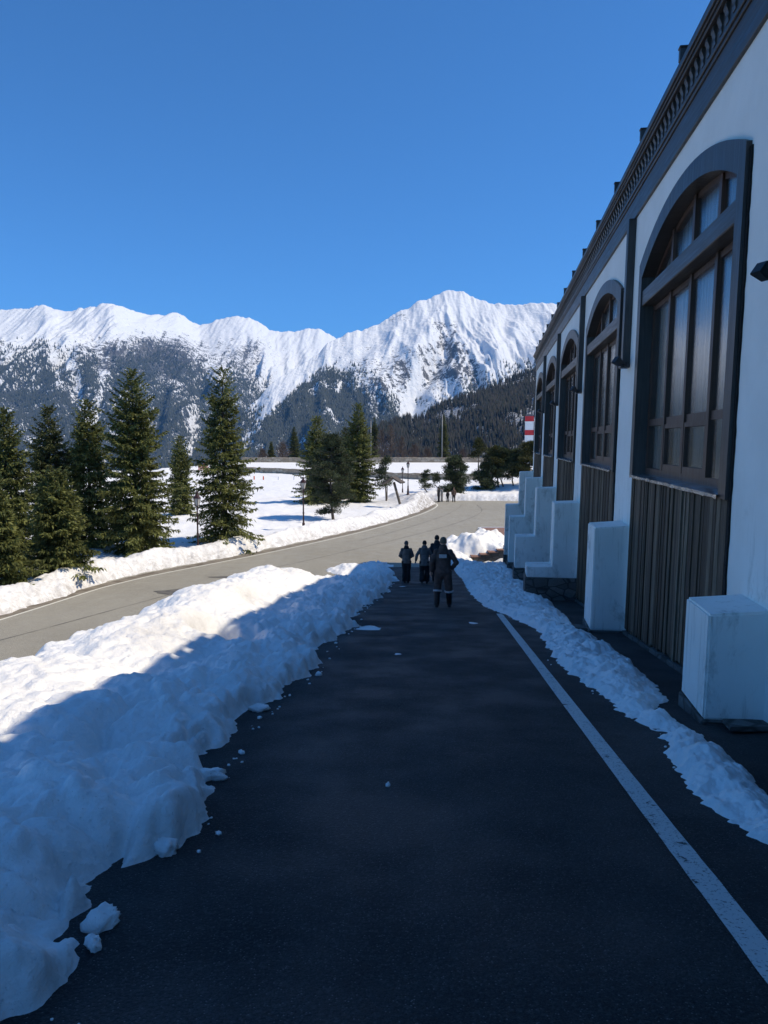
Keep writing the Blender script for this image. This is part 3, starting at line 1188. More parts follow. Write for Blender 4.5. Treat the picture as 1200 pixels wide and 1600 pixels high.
    # crumpled metal flashing on the sill
    fl = MB()
    ny = 60
    rr = np.random.RandomState(20 + k)
    V = []
    for i in range(ny + 1):
        y = ia - .06 + (ib - ia + .12) * i / ny
        j = rr.rand(4) - .5
        V += [(WX + .21, y, SILL + .012), (WX + .1, y, SILL + .002 + .008 * j[0]), (WX - .085 + .016 * j[1], y, SILL - .014 + .012 * j[2]), (WX - .088 + .014 * j[1], y, SILL - .052 + .014 * j[3])]
    Fs = []
    for i in range(ny):
        for q in range(3):
            Fs.append((4 * i + q, 4 * i + q + 1, 4 * i + q + 5, 4 * i + q + 4))
    fl.add(V, Fs)
    bpart(fl, 'sill_flashing', M['flash'], win)
    # weathered boarding below
    bd = MB()
    rr = random.Random(40 + k)
    y = a + .02
    while y < b - .03:
        wd = min(rr.choice((.05, .07, .085, .10)), b - .02 - y)
        dx = rr.choice((0, .006, .011, .016))
        bd.box(WX - .035 + dx + rr.uniform(0, .006), WX + .1, y + .002, y + wd - .002, gz(y) + .10 + rr.uniform(-.03, .02), SILL - .06)
        y += wd
    bpart(bd, 'boarding', M['board'])
    st = MB()
    st.box(WX + .02, WX + .2, a + .02, b - .02, gz(b) - .6, gz(b) + .3)
    st.add([(WX - .05, a + .02, gz(a) - .1), (WX - .05, b - .02, gz(b) - .1), (WX - .05, b - .02, gz(b) + .07), (WX - .05, a + .02, gz(a) + .07),
            (WX + .1, a + .02, gz(a) - .1), (WX + .1, b - .02, gz(b) - .1), (WX + .1, b - .02, gz(b) + .075), (WX + .1, a + .02, gz(a) + .075)],
           [(0, 1, 2, 3), (3, 2, 6, 7), (0, 3, 7, 4), (1, 5, 6, 2)])
    bpart(st, 'stone_footing', M['plinth'])

# ---- buttresses: the far ones step out lower down
def butt(y0, y1, x_up, z_up, x_lo=None, z_lo=None):
    g0 = gz(y0, 1.5)
    m = MB()
    foot = (x_lo if x_lo else x_up)
    ph = .62 if x_lo else .055
    if x_lo:
        prof = [(WX + .1, z_up + .03), (x_up, z_up), (x_up, z_lo + .02), (x_lo, z_lo), (x_lo, g0 + ph), (WX + .1, g0 + ph)]
    else:
        prof = [(WX + .1, z_up + .05), (x_up, z_up), (x_up, g0 + ph), (WX + .1, g0 + ph)]
    n = len(prof)
    m.add([(x, y, z) for y in (y0, y1) for x, z in prof], [tuple(range(n)), tuple(range(n, 2 * n))[::-1]] + [(i, i + n, (i + 1) % n + n, (i + 1) % n) for i in range(n)])
    o = bpart(m, 'buttress', M['plaster'], bevel=.018, seg=2)
    q_ = .035 if x_lo else .018
    p = MB().box(foot - q_, WX + .1, y0 - q_, y1 + q_, gz(y1) - .7, g0 + ph)
    bpart(p, 'plinth', M['plinth'], o, bevel=.012, seg=1)


butt(6.74, 7.5, 1.86, .14)
butt(13.35, 14.25, 1.78, .15)
butt(20.5, 21.4, 1.70, .0, 1.04, -1.70)
butt(27.6, 28.5, 1.66, -.03, .98, -1.76)
butt(34.8, 35.7, 1.62, .0, .95, -1.74)
butt(42.0, 42.9, 1.62, .0, .92, -1.78)

# ---- floodlights by the piers
def floodlight(by, label, sc_=.8):
    e = empty('floodlight', bl(WX - .02, by, 2.95), -YAW, label, 'floodlight', 'floodlights on the lodge piers')
    e.scale = (sc_, sc_, sc_)
    MB().box(-.03, .0, -.05, .05, -.06, .06).build('mounting_plate', M['floodlight'], e, bevel=.006, seg=1)
    MB().tube([(-.01, 0, 0), (-.10, .0, .02), (-.16, .02, .02)], .014, 8).tube([(-.16, -.12, .02), (-.16, .12, .02)], .014, 8).build('arm', M['floodlight'], e)
    h = MB()
    V = [(x, y, z) for (x, s) in ((-.06, .075), (.0, .085), (.15, .11), (.17, .11)) for y, z in ((-s, -s), (s, -s), (s, s), (-s, s))]
    h.add(V, [(0, 1, 2, 3), (15, 14, 13, 12)] + [(4 * i + q, 4 * i + (q + 1) % 4, 4 * i + 4 + (q + 1) % 4, 4 * i + 4 + q) for i in range(3) for q in range(4)])
    rot = Matrix.Rotation(R(205), 4, 'Z') @ Matrix.Rotation(R(-38), 4, 'Y')
    for s in (-1,):
        hh = MB(); hh.v, hh.f = list(h.v), list(h.f)
        hh.xf(lambda x, y, z: rot @ Vector((x, y, z)) + Vector((-.20, -.09, .03)))
        ho = hh.build('housing', M['floodlight'], e, bevel=.012, seg=2)
    return e


for by, lb, sc_ in ((6.86, 'black floodlight on the white pier at the right edge, beside the nearest arched window', .55),
               (14.0, 'black floodlight under the dark pilaster between the nearest and second arched windows', .62),
               (21.1, 'black floodlight under the pilaster between the second and third arched windows', .62),
               (28.2, 'black floodlight under the pilaster between the third and fourth arched windows', .62),
               (35.3, 'small black floodlight on the pier before the farthest arched window', .62)):
    floodlight(by, lb, sc_)
# ================================================================== TREES
def rhombi(P, D, L, W, roll):
    """leaf cards: start points P, unit directions D, lengths, widths, roll about D"""
    up = np.array([0, 0, 1.0])
    S = np.cross(D, up)
    nn = np.linalg.norm(S, axis=1, keepdims=True)
    S = np.where(nn < 1e-4, np.array([1.0, 0, 0]), S / np.maximum(nn, 1e-6))
    T = np.cross(S, D)
    A = S * np.cos(roll)[:, None] + T * np.sin(roll)[:, None]
    m = P + D * (L * .45)[:, None]
    q = np.stack([P, m + A * (W / 2)[:, None], P + D * L[:, None], m - A * (W / 2)[:, None]], 1)
    return q


def cards_mesh(name, Q):
    n = len(Q)
    return mesh_np(name, Q.reshape(-1, 3), np.arange(n * 4).reshape(n, 4))


def norm(v):
    return v / np.maximum(np.linalg.norm(v, axis=-1, keepdims=True), 1e-9)


def spruce_cards(seed, H, Rr, bare=.04, dens=1.0, gap=.12, taper=.85):
    rng = np.random.RandomState(seed)
    Q = []
    z = H * bare
    lean = rng.rand() * 6.28
    lob = rng.rand(5) * 6.28
    while z < H * .985:
        f = z / H
        n = rng.randint(6, 9) if f < .8 else rng.randint(4, 6)
        a0 = rng.rand() * 6.28
        lev = rng.uniform(.62, 1.15)
        for b in range(n):
            if rng.rand() < gap: continue
            az = a0 + 2 * np.pi * b / n + rng.uniform(-.3, .3)
            env = (1 - f) ** taper * (1 + .14 * np.sin(az * 2 + lob[0] + f * 5) + .10 * np.sin(az * 3 + lob[1] - f * 9))
            if f < .12: env *= .60 + f * 3.3
            L = Rr * env * lev * rng.uniform(.72, 1.12) + .04
            pit = np.interp(f, [0, .35, .7, 1], [-.30, -.12, .22, .75]) + rng.uniform(-.10, .10)
            fw = np.array([np.cos(az), np.sin(az), 0])
            sd = np.array([-np.sin(az), np.cos(az), 0])
            up = np.array([0, 0, 1.0])
            zb = z + rng.uniform(-.06, .06)

            def pt(s):
                s = np.asarray(s)[..., None]
                return np.array([0, 0, zb]) + fw * (L * s) + up * (L * (np.tan(pit) * s - .34 * (1 - f) * s ** 2 + .30 * (1 - f * .5) * s ** 3))
            m = int((L / .074 + 3) * dens)
            s = rng.uniform(.10, 1, m)
            P = pt(s)
            side = rng.choice([-1, 1], m)
            tk = min(1, .30 + (1 - f) * 2.2)
            tl = (np.minimum(.62, .46 * L + .1) * (1.08 - s) * rng.uniform(.6, 1.15, m) + .13) * tk
            sp = rng.uniform(.45, 1.05, m)
            D = norm(fw * np.cos(sp)[:, None] + sd * (side * np.sin(sp))[:, None] + up * (rng.uniform(-.42, .06, m) + pit * .5)[:, None])
            # a twig: overlapping sprigs along its length
            for q in range(3):
                o = tl * q * .3
                Pq = P + D * o[:, None] - up * (.10 * (q * .3) ** 2 * tl)[:, None]
                Dq = norm(D + rng.normal(0, .22, (m, 3)) - up * .10 * q)
                Q.append(rhombi(Pq, Dq, tl * rng.uniform(.42, .62, m) + .05, rng.uniform(.06, .115, m), rng.uniform(-.9, .9, m)))
            # hanging tassels
            k = max(1, int(m * .9))
            hp = pt(rng.uniform(.2, 1, k)) + sd * (rng.normal(0, .10, k) * L)[:, None]
            hd = norm(fw * rng.uniform(-.1, .6, k)[:, None] - up * rng.uniform(.5, 1.2, k)[:, None] + rng.normal(0, .25, (k, 3)))
            Q.append(rhombi(hp, hd, rng.uniform(.12, .34, k) * tk, rng.uniform(.05, .11, k), rng.uniform(0, 3.1, k)))
            # branch tip
            Q.append(rhombi(pt([.88, .95]), norm(np.repeat((fw + up * .2)[None], 2, 0)), np.array([.2, .22]), np.array([.07, .07]), np.array([0, 1.4])))
        z += np.interp(f, [0, .5, 1], [.19, .17, .13]) * (H / 10) ** .5
    k = 14
    Q.append(rhombi(np.repeat([[0, 0, H * .955]], k, 0) + np.c_[np.zeros((k, 2)), rng.rand(k) * H * .035], norm(np.c_[rng.normal(0, .35, (k, 2)), np.ones(k)]), np.full(k, .28), np.full(k, .05), rng.rand(k) * 3))
    Q = np.concatenate(Q)
    return Q


def make_tree(name, base, crown_me, crown_mat, trunk, trunk_mat, label, group=None, rz=0):
    e = empty(name, base, rz, label, 'tree', group)
    trunk.build('trunk', trunk_mat, e, smooth=True)
    link('crown', crown_me, crown_mat, e)
    return e


def base_at(px, py, zg=-4.35):
    p = on(px, py, lambda y: zg)
    z = float(field_z(np.array([[p.x]]), np.array([[p.y]]))[0, 0])
    p = on(px, py, lambda y: z)
    return Vector((p.x, p.y, z - .12))


def spruce(px, py_base, py_top, half_px, seed, label, mat='spruce', bare=.03, dens=1.0, gap=.1, D=None, taper=.66, group='spruces on the snow field'):
    b = base_at(px, py_base)
    if D:
        b = at_depth(px, py_base, D)
        b.z = float(field_z(np.array([[b.x]]), np.array([[b.y]]))[0, 0]) - .12
    top = at_depth(px, py_top, b.y)
    H = top.z - b.z
    Rr = half_px / F * b.y * 1.30
    tr = MB().tube([(0, 0, -.3), (0, 0, H * .1), (.01, 0, H * .5), (0, 0, H * .93)], [H * .019, H * .0165, H * .010, H * .002], 9)
    return make_tree('spruce_tree', b, cards_mesh('crown', spruce_cards(seed, H, Rr, bare, dens, gap, taper)), M[mat], tr, M['bark'], label, group)


spruce(-2, 932, 742, 46, 11, 'bushy spruce cut by the left edge of the photo, nearest the road', D=33, dens=1.2)
spruce(17, 920, 637, 47, 12, 'tall spruce at the left edge, with its narrow top above the bushy one', D=39, dens=1.1)
spruce(92, 918, 738, 49, 13, 'short broad bushy spruce close to the road edge, in front of two taller spruces', D=36, dens=1.25, taper=.5, bare=.015)
spruce(84, 872, 634, 48, 14, 'slim dull spruce half hidden behind the short bushy one', 'spruce_dark', D=46)
spruce(143, 858, 624, 49, 15, 'narrow spruce between the half hidden one and the tallest spruce', D=46)
spruce(214, 872, 577, 62, 16, 'tallest and broadest spruce, with a ragged forked top against the mountain', D=44.5, dens=1.2)
spruce(283, 797, 681, 22, 17, 'small distant spruce between the tallest spruce and the one behind the lamp', D=66)
spruce(352, 846, 572, 54, 18, 'open branched spruce standing alone behind the street lamp', D=48.5, gap=.25, dens=1.0, bare=.05)
spruce(496, 782, 651, 33, 19, 'yellowish pointed spruce rising behind the dark pine', D=80, group='trees on the far snow field')
spruce(560, 781, 630, 32, 20, 'pointed spruce right of the dark pine', D=83, group='trees on the far snow field', dens=1.1)
spruce(540, 778, 668, 22, 21, 'dark spruce squeezed between the pine and the pointed spruce', 'spruce_dark', D=88, group='trees on the far snow field')
# beyond the upper wall
for px, pt, hp, sd_, lb in ((460, 667, 16, 31, 'dark conifer left of the middle pine, beyond the upper stone wall'),
                            (424, 690, 9, 32, 'small dark conifer farthest left beyond the upper stone wall'),
                            (693, 648, 15, 33, 'dark conifer just behind the right-hand mast, beyond the wall'),
                            (585, 652, 13, 34, 'dark conifer just behind the left-hand mast, beyond the wall')):
    b = at_depth(px, 724, 192)
    H = at_depth(px, pt, 192).z - b.z
    tr = MB().tube([(0, 0, -2), (0, 0, H * .5), (0, 0, H * .93)], [H * .02, H * .012, H * .002], 7)
    make_tree('spruce_tree', b, cards_mesh('crown', spruce_cards(sd_, H, hp / F * 192 * 1.1, .02, .9, .12)), M['spruce_dark'], tr, M['bark'], lb, 'conifers beyond the stone wall')


# ---- pines: bent trunk, limbs, round tufts of long needles
def tuft_cards(rng, C, rad, n, ln=.17, wd=.035):
    u = norm(rng.normal(0, 1, (n, 3)))
    P = C + u * rad * (rng.rand(n, 1) ** .5) * np.array([1, 1, .62])
    D = norm(u * .8 + np.array([0, 0, .75]) + rng.normal(0, .45, (n, 3)))
    return rhombi(P, D, rng.uniform(.6, 1.2, n) * ln, rng.uniform(.7, 1.3, n) * wd, rng.rand(n) * 3.1)


def pine_at(base, H, spine, limbs, seed, label, mat='pine', trunk_r=.13, tuft=.30, n=130, ln=.19, wd=.04, group=None, droop=0.0):
    """spine: [(dx, dz fraction)], limbs: [(height fraction, length, azimuth deg, rise, tufts)]"""
    rng = np.random.RandomState(seed)
    sp = [Vector((x, 0, z * H)) for x, z in spine]

    def at(f):
        zs = [p.z for p in sp]
        return Vector((float(np.interp(f * H, zs, [p.x for p in sp])), 0, f * H))
    tr = MB().tube([Vector((sp[0].x, 0, -.4))] + sp, [trunk_r * 1.1] + [trunk_r * (1 - .8 * p.z / sp[-1].z) for p in sp], 9)
    Q = []
    lb = MB()
    for f, L, az, rise, k in limbs:
        o = at(f)
        d = Vector((math.cos(R(az)), math.sin(R(az)), 0))
        e = o + d * L + Vector((0, 0, rise))
        m = o.lerp(e, .5) + Vector((0, 0, -.08 * L))
        lb.tube([o, m, e], [trunk_r * .32, trunk_r * .22, trunk_r * .10], 6)
        for j in range(k):
            s = .35 + .65 * (j + .5) / k if k > 1 else 1
            c = o.lerp(e, s) + Vector(rng.normal(0, .10 + .16 * L * .5, 3) * np.array([1, 1, .55]))
            Q.append(tuft_cards(rng, np.array(c), tuft * rng.uniform(.7, 1.25), n, ln, wd))
    e = empty('pine_tree', base, 0, label, 'tree', group)
    tr.build('trunk', M['bark_pine'], e, smooth=True)
    lb.build('limbs', M['bark_pine'], e, smooth=True)
    link('crown', cards_mesh('crown', np.concatenate(Q)), M[mat], e)
    return e


rng0 = np.random.RandomState(77)
b = base_at(521, 824)
Hm = at_depth(515, 676, b.y).z - b.z
limbs = []
for i in range(92):
    f = rng0.uniform(.30, .97)
    wdt = np.interp(f, [.28, .36, .5, .7, .85, 1], [1.6, 2.45, 2.55, 2.0, 1.25, .45])
    limbs.append((f - .03, wdt * rng0.uniform(.55, 1.05), rng0.uniform(0, 360), rng0.uniform(-.1, .35), 4))
limbs += [(.17, 1.0, 175, .05, 4), (.18, 1.35, 190, -.05, 4), (.19, .55, 20, .05, 2), (.2, .7, 165, .12, 3)]
pine_at(b, Hm, [(.10, 0), (-.02, .1), (-.16, .25), (-.22, .5), (-.1, .8), (-.05, .97)], limbs, 41,
        'dark round-crowned pine with a bare lower trunk beside the second street lamp', trunk_r=.14, tuft=.33, n=120)


def small_pine(px, pyb, pyt, half, seed, label, bend=.3, mat='pine', low=.3, nl=18, flat=.75, group='young pines beside the far road', D=None, tn=90):
    b = base_at(px, pyb) if D is None else at_depth(px, pyb, D)
    if D:
        b.z = float(field_z(np.array([[b.x]]), np.array([[b.y]]))[0, 0]) - .1
    H = at_depth(px, pyt, b.y).z - b.z
    rg = np.random.RandomState(seed)
    W = half / F * b.y
    lm = []
    for i in range(nl):
        f = low + (1 - low) * (i + rg.rand()) / nl
        lm.append((min(f, .97), W * np.interp(f, [low, low + .15, .75, 1], [.85, 1.1, .85, .3]) * rg.uniform(.5, 1.15), rg.uniform(0, 360), rg.uniform(.0, .3) * W * .6, 4))
    return pine_at(b, H, [(0, 0), (-bend * .3, .15), (-bend, .4), (-bend * .9, .7), (-bend * .7, .98)], lm, seed, label, mat, .05 + H * .012, .34 + W * .07, tn, .28, .075, group)


small_pine(711, 783, 716, 21, 51, 'dense dark young pine right behind the bystanders at the bend', .1, low=.10, nl=46)
small_pine(674, 778, 738, 12, 52, 'thin leaning young pine left of the bystanders', .9, low=.35, nl=7, tn=60)
small_pine(604, 786, 716, 14, 53, 'thin see-through young pine beside the roofed sign frame', .1, low=.35, nl=10, tn=60)
small_pine(763, 779, 726, 20, 54, 'low spreading young pine, leftmost of the bent row', .5, low=.12, nl=38)
small_pine(778, 778, 703, 19, 55, 'bent young pine second in the row, with a curved bare trunk', .8, low=.44, nl=28)
small_pine(792, 779, 702, 19, 56, 'bent young pine third in the row of curved trunks', .8, low=.44, nl=28)
small_pine(806, 779, 706, 20, 57, 'bent young pine nearest the building end', .5, low=.46, nl=28)
small_pine(750, 756, 687, 15, 58, 'tall thin young pine with a flat tuft on top, behind the row', .25, low=.62, nl=9, D=104, mat='pine_y')
small_pine(829, 770, 693, 22, 59, 'yellowish pine beneath the red and white striped tower', .2, low=.2, nl=40, D=98, mat='pine_y')
small_pine(779, 768, 700, 17, 60, 'ragged pine standing behind the bent row', .3, low=.35, nl=22, D=99, mat='pine_y')
small_pine(686, 757, 742, 9, 61, 'tiny leaning pine top left of the dense young pine', .6, low=.5, nl=5, D=102, tn=50)


# ---- leafless trees behind the wall
def bare_tree(px, py_t, seed, label, D=188, spread=.33, n=190):
    rg = random.Random(seed)
    b = at_depth(px, 724, D)
    H = at_depth(px, py_t, D).z - b.z
    e = empty('bare_tree', b, 0, label, 'tree', 'leafless trees beyond the stone wall')
    MB().tube([(0, 0, -1.5), (0, 0, H * .5), (.1, 0, H * .95)], [.12, .08, .02], 6).build('trunk', M['bare'], e)
    m = MB()
    for i in range(n):
        f = rg.uniform(.12, .97)
        az = rg.uniform(0, 6.28)
        L = H * spread * (1.05 - f) * rg.uniform(.5, 1.1) + .25
        o = Vector((0, 0, f * H))
        q = o + Vector((math.cos(az) * L, math.sin(az) * L, L * rg.uniform(.3, .9)))
        mid = o.lerp(q, .5) + Vector((rg.uniform(-.1, .1), 0, .1))
        m.tube([o, mid, q], [.035, .028, .012], 3, False)
        for t in range(3):
            s = o.lerp(q, rg.uniform(.4, 1))
            m.tube([s, s + Vector((rg.uniform(-.5, .5), rg.uniform(-.5, .5), rg.uniform(.2, .7)))], [.022, .010], 3, False)
    m.build('branches', M['bare'], e)
    return e


for px, pt, s_, lb in ((596, 672, 1, 'leafless brownish tree just right of the left-hand mast'), (611, 664, 2, 'tallest leafless tree between the two masts'),
                       (628, 684, 3, 'lower leafless tree between the masts, third from the left mast'), (648, 696, 4, 'leafless bush midway between the two masts'),
                       (668, 702, 5, 'low leafless bush left of the right-hand mast'), (442, 692, 6, 'leafless shrub left of the dark conifer beyond the wall'),
                       (722, 704, 7, 'low leafless bush right of the right-hand mast'), (410, 704, 8, 'leafless shrub at the left end of the upper stone wall')):
    bare_tree(px, pt, s_, lb, spread=.33 if pt < 690 else .6, n=170)
# ================================================================== THINGS
def fz(x, y):
    return float(field_z(np.array([[x]]), np.array([[y]]))[0, 0])


def street_lamp(px, py_b, py_t, label, D=None):
    b = base_at(px, py_b) if D is None else at_depth(px, py_b, D)
    if D: b.z = fz(b.x, b.y) - .1
    H = at_depth(px, py_t, b.y).z - b.z
    e = empty('street_lamp', b, 0, label, 'street lamp', 'old style street lamps on the snow field')
    k = H / 3.8
    p = MB().lathe([(.0, -.3), (.17, -.3), (.17, .12), (.15, .14), (.15, .2), (.125, .24), (.075, .95), (.085, .98), (.085, 1.04), (.052, 1.08), (.042, 1.6), (.06, 1.63), (.06, 1.67), (.042, 1.7), (.036, 2.85), (.055, 2.9), (.055, 2.95), (.03, 2.99), (.03, 3.06)], 12)
    p.xf(lambda x, y, z: (x * max(k, .8), y * max(k, .8), z * k))
    p.build('post', M['iron'], e, smooth=False)
    z0 = 3.05 * k
    s = k
    MB().lathe([(.0, z0), (.10 * s, z0), (.13 * s, z0 + .03 * s), (.115 * s, z0 + .05 * s), (.0, z0 + .05 * s)], 6).build('lantern_foot', M['iron'], e)
    MB().lathe([(.105 * s, z0 + .05 * s), (.175 * s, z0 + .40 * s)], 6).build('lantern_glass', M['lamp_glass'], e)
    m = MB()
    for q in range(6):
        t = 2 * math.pi * q / 6
        m.tube([(.107 * s * math.cos(t), .107 * s * math.sin(t), z0 + .05 * s), (.178 * s * math.cos(t), .178 * s * math.sin(t), z0 + .40 * s)], .012 * s, 5)
    m.build('lantern_ribs', M['iron'], e)
    MB().lathe([(.0, z0 + .40 * s), (.205 * s, z0 + .40 * s), (.20 * s, z0 + .43 * s), (.13 * s, z0 + .52 * s), (.06 * s, z0 + .60 * s), (.045 * s, z0 + .66 * s), (.055 * s, z0 + .69 * s), (.02 * s, z0 + .75 * s), (.0, z0 + .75 * s)], 6).build('lantern_cap', M['iron'], e)
    return e


street_lamp(310, 881, 768, 'maroon lantern street lamp in front of the lone open branched spruce')
street_lamp(474.5, 842, 745, 'maroon lantern street lamp left of the round-crowned pine')
street_lamp(629, 773, 729, 'shorter lantern lamp of the far pair behind the roofed sign frame', D=94)
street_lamp(637.5, 778, 720, 'taller lantern lamp of the far pair near the tip of the snow bank', D=88)

# roofed wooden sign frame, leaning
b = base_at(624, 792)
e = empty('roofed_sign_frame', b, R(-18), 'leaning weathered wooden frame with a small gable roof on the snow bank', 'sign frame')
sc_s = b.y / F
H = 47 * sc_s
for dy, dx in ((-.28, .12), (.28, -.02)):
    MB().tube([(dx + .25, dy, -.4), (dx - .62, dy, H * .86)], .11, 6).build('post', M['oldwood'], e)
MB().tube([(-.05 + .05, -.3, H * .35), (-.1, .3, H * .37)], .05, 6).build('crossbar', M['oldwood'], e)
for s in (-1, 1):
    r_ = MB()
    a = Vector((-.62, 0, H * 1.0))
    d = Vector((s * .95, 0, -.52 if s > 0 else -.62))
    n_ = Vector((.5 * s, 0, .87)) * .13
    for q in range(1):
        vs = []
        for yv in (-.75, .75):
            for v in (a, a + d, a + d + n_, a + n_ + Vector((0, 0, .02))):
                vs.append((v.x, yv, v.z))
        r_.add(vs, [(0, 1, 2, 3), (7, 6, 5, 4), (0, 4, 5, 1), (1, 5, 6, 2), (2, 6, 7, 3), (3, 7, 4, 0)])
    r_.build('roof_slope', M['oldwood'], e)

# thin stake by the young pine
b = base_at(605, 784)
tag(MB().tube([b - Vector((0, 0, .3)), b + Vector((0, 0, 29 * b.y / F))], .045, 6).build('stake', M['oldwood']), 'thin bare wooden stake left of the roofed sign frame', 'stake')

# soil mound by the pine
b = base_at(545, 818)
rg = np.random.RandomState(3)
m = MB().ball((0, 0, .05), (.95, .7, .55), 26)
m.xf(lambda x, y, z: tuple(np.array((x, y, z)) * (1 + .28 * float(fbm(np.array(x * 2.1 + z), np.array(y * 2.1 - z * 1.7), 3, 11)))))
o = m.build('earth_mound', simple('brown_soil', (.10, .075, .05), (.22, .175, .125), 3, .95, .8, .06), smooth=True)
o.location = b
tag(o, 'bare brown earth mound melting out of the snow behind the pine trunk', 'earth mound')

# masts
for px, pt, lb in ((579.5, 657, 'slim grey mast behind the upper wall, left of the leafless trees'), (690.5, 648, 'slim grey mast behind the upper wall, in front of a dark conifer')):
    b = at_depth(px, 724, 183)
    tp = at_depth(px, pt, 183)
    o = MB().tube([(0, 0, -1.5), (0, 0, tp.z - b.z)], [.19, .13], 10).ball((0, 0, tp.z - b.z), .16, 8).build('mast', M['mast'], smooth=True)
    o.location = b
    tag(o, lb, 'mast', 'masts beyond the stone wall')

# stone walls
def stone_wall(name, pts, h0, thick, zf, label, cap=True, seed=0):
    rg = random.Random(seed)
    e = empty(name, pts[0], 0, label, 'stone wall')
    o0 = pts[0]
    m, c = MB(), MB()
    P = []
    for a, b_ in zip(pts[:-1], pts[1:]):
        n = max(1, int((b_ - a).length / .8))
        P += [a.lerp(b_, k / n) for k in range(n)]
    P.append(pts[-1])
    vs, fs = [], []
    vc = []
    for i, p in enumerate(P):
        t = P[min(i + 1, len(P) - 1)] - P[max(i - 1, 0)]
        nrm = Vector((-t.y, t.x, 0)).normalized()
        zb, zt = zf(p)
        zt += rg.uniform(-.05, .05)
        for s, zz in ((-.5, zb), (.5, zb), (.5, zt), (-.5, zt)):
            q = p + nrm * thick * s * (1 + rg.uniform(-.12, .12)) - o0
            vs.append((q.x, q.y, zz - o0.z))
        for s, zz in ((-.62, zt + .005), (.62, zt + .005), (.6, zt + .13 + rg.uniform(-.02, .03)), (-.6, zt + .13 + rg.uniform(-.02, .03))):
            q = p + nrm * thick * s - o0
            vc.append((q.x, q.y, zz - o0.z))
    for i in range(len(P) - 1):
        for q in range(4):
            fs.append((4 * i + q, 4 * i + (q + 1) % 4, 4 * i + 4 + (q + 1) % 4, 4 * i + 4 + q))
    L = len(P) - 1
    fs += [(0, 1, 2, 3), (4 * L + 3, 4 * L + 2, 4 * L + 1, 4 * L)]
    m.add(vs, fs).build('wall_body', M['wallstone'], e)
    if cap:
        c.add(vc, fs).build('coping', M['wallstone'], e)
    return e


W1 = [at_depth(378, 719, 180), at_depth(470, 719.5, 180), at_depth(560, 720, 180), at_depth(680, 721, 180), at_depth(748, 722, 180), at_depth(860, 723, 178)]
stone_wall('stone_wall', W1, 1.2, .5, lambda p: (fz(p.x, p.y) - .6, at_depth((p.x / p.y) * F + 600, 715.5, p.y).z), 'upper tan fieldstone wall along the far edge of the plateau', seed=1)
stone_wall('stone_wall', [Vector((x, y - .1, 0)) + Vector((0, 0, -4.6)) for x, y in zip(WALL2_X[:-1], WALL2_Y[:-1])], .8, .5, lambda p: (fz(p.x, p.y - 1.2) - .5, fz(p.x, p.y - 1.2) + .86), 'lower tan fieldstone retaining wall in the middle of the snow field', seed=2)

# small marker posts and netting at the far left of the lower wall
for px, py, k, lb in ((435, 743.5, 'whitep', 'short pale post left of the pine, first in front of the lower wall'), (459.5, 745, 'whitep', 'short pale post nearest the round-crowned pine, before the lower wall'),
                      (411.5, 741, 'orange', 'short orange stake in front of the lower wall'), (397, 739, 'orange', 'short orange stake right of the lone spruce')):
    b = at_depth(px, py, 124)
    b.z = fz(b.x, b.y)
    o = MB().tube([(0, 0, -.3), (0, 0, .55), (0, 0, .60)], [.10, .10, .05], 8).build('marker_post', M[k])
    o.location = b
    tag(o, lb, 'marker post', 'marker posts on the snow field')
b = at_depth(317, 732, 150)
b.z = fz(b.x, b.y)
e = empty('safety_net', b, 0, 'small orange-red safety net on stakes between two spruces at the plateau edge', 'safety net')
for x in (-.9, .1, .9):
    MB().tube([(x, 0, -.5), (x + .1, 0, 2.2 - abs(x))], .05, 6).build('stake', M['orange'], e)
nt = MB()
for i in range(9):
    x0 = -.9 + .2 * i
    nt.box(x0 + .02, x0 + .17, -.012, .012, .3 + .15 * (i % 3), 1.2 + .2 * math.sin(i))
nt.build('net', M['orange'], e)

# red and white striped tower
b = at_depth(826, 722, 165)
e = empty('striped_tower', b, R(-8), 'square red and white banded tower just left of the building, behind the yellowish pine', 'tower')
s_ = 165 / F
zt = at_depth(826, 650.5, 165).z - b.z
bands = [(650.5, 658.5, 'red'), (658.5, 672, 'whitep'), (672, 680, 'red'), (680, 692, 'whitep'), (692, 704, 'red'), (704, 740, 'whitep')]
for y0, y1, c in bands:
    z1, z0 = at_depth(826, y0, 165).z - b.z, at_depth(826, y1, 165).z - b.z
    mb = MB()
    hw = 6.4 * s_
    mb.box(-hw, hw, -hw, hw, z0 + .012, z1 - .012)
    mb.box(-hw - .06, hw + .06, -hw - .06, hw + .06, z1 - .09, z1 - .011)
    for q in (-.33, .33):
        mb.box(q * 2 * hw - .03, q * 2 * hw + .03, -hw - .05, -hw + .02, z0 + .03, z1 - .1)
    mb.build('band', M[c], e)
mb = MB().box(-5 * s_, 5 * s_, -5 * s_, 5 * s_, zt + .001, zt + .45)
for q in (-1, 1):
    mb.tube([(q * 4 * s_, -4 * s_, zt + .4), (q * 4 * s_, -4 * s_, zt + 1.3)], .06, 6)
mb.tube([(-4 * s_, -4 * s_, zt + 1.25), (4 * s_, -4 * s_, zt + 1.25)], .05, 6)
mb.build('top_rail', M['mast'], e)

# brick steps at the end of the path
e = empty('brick_steps', (4.6, 43.5, -5.0), 0, 'short flight of dark steps with red brick tops at the foot of the building', 'steps')
for i in range(6):
    x0 = 4.5 + .48 * i - 4.6
    zt = -4.95 + .125 * i + 5.0
    st = MB().box(x0, x0 + .48 - .004, -.55, 1.0, -1, zt - .062).build('step', M['plinth'], e)
    MB().box(x0 - .03, x0 + .48 - .006, -.58, 1.02, zt - .06, zt).build('tread', M['brickcap'], st, bevel=.008, seg=1)

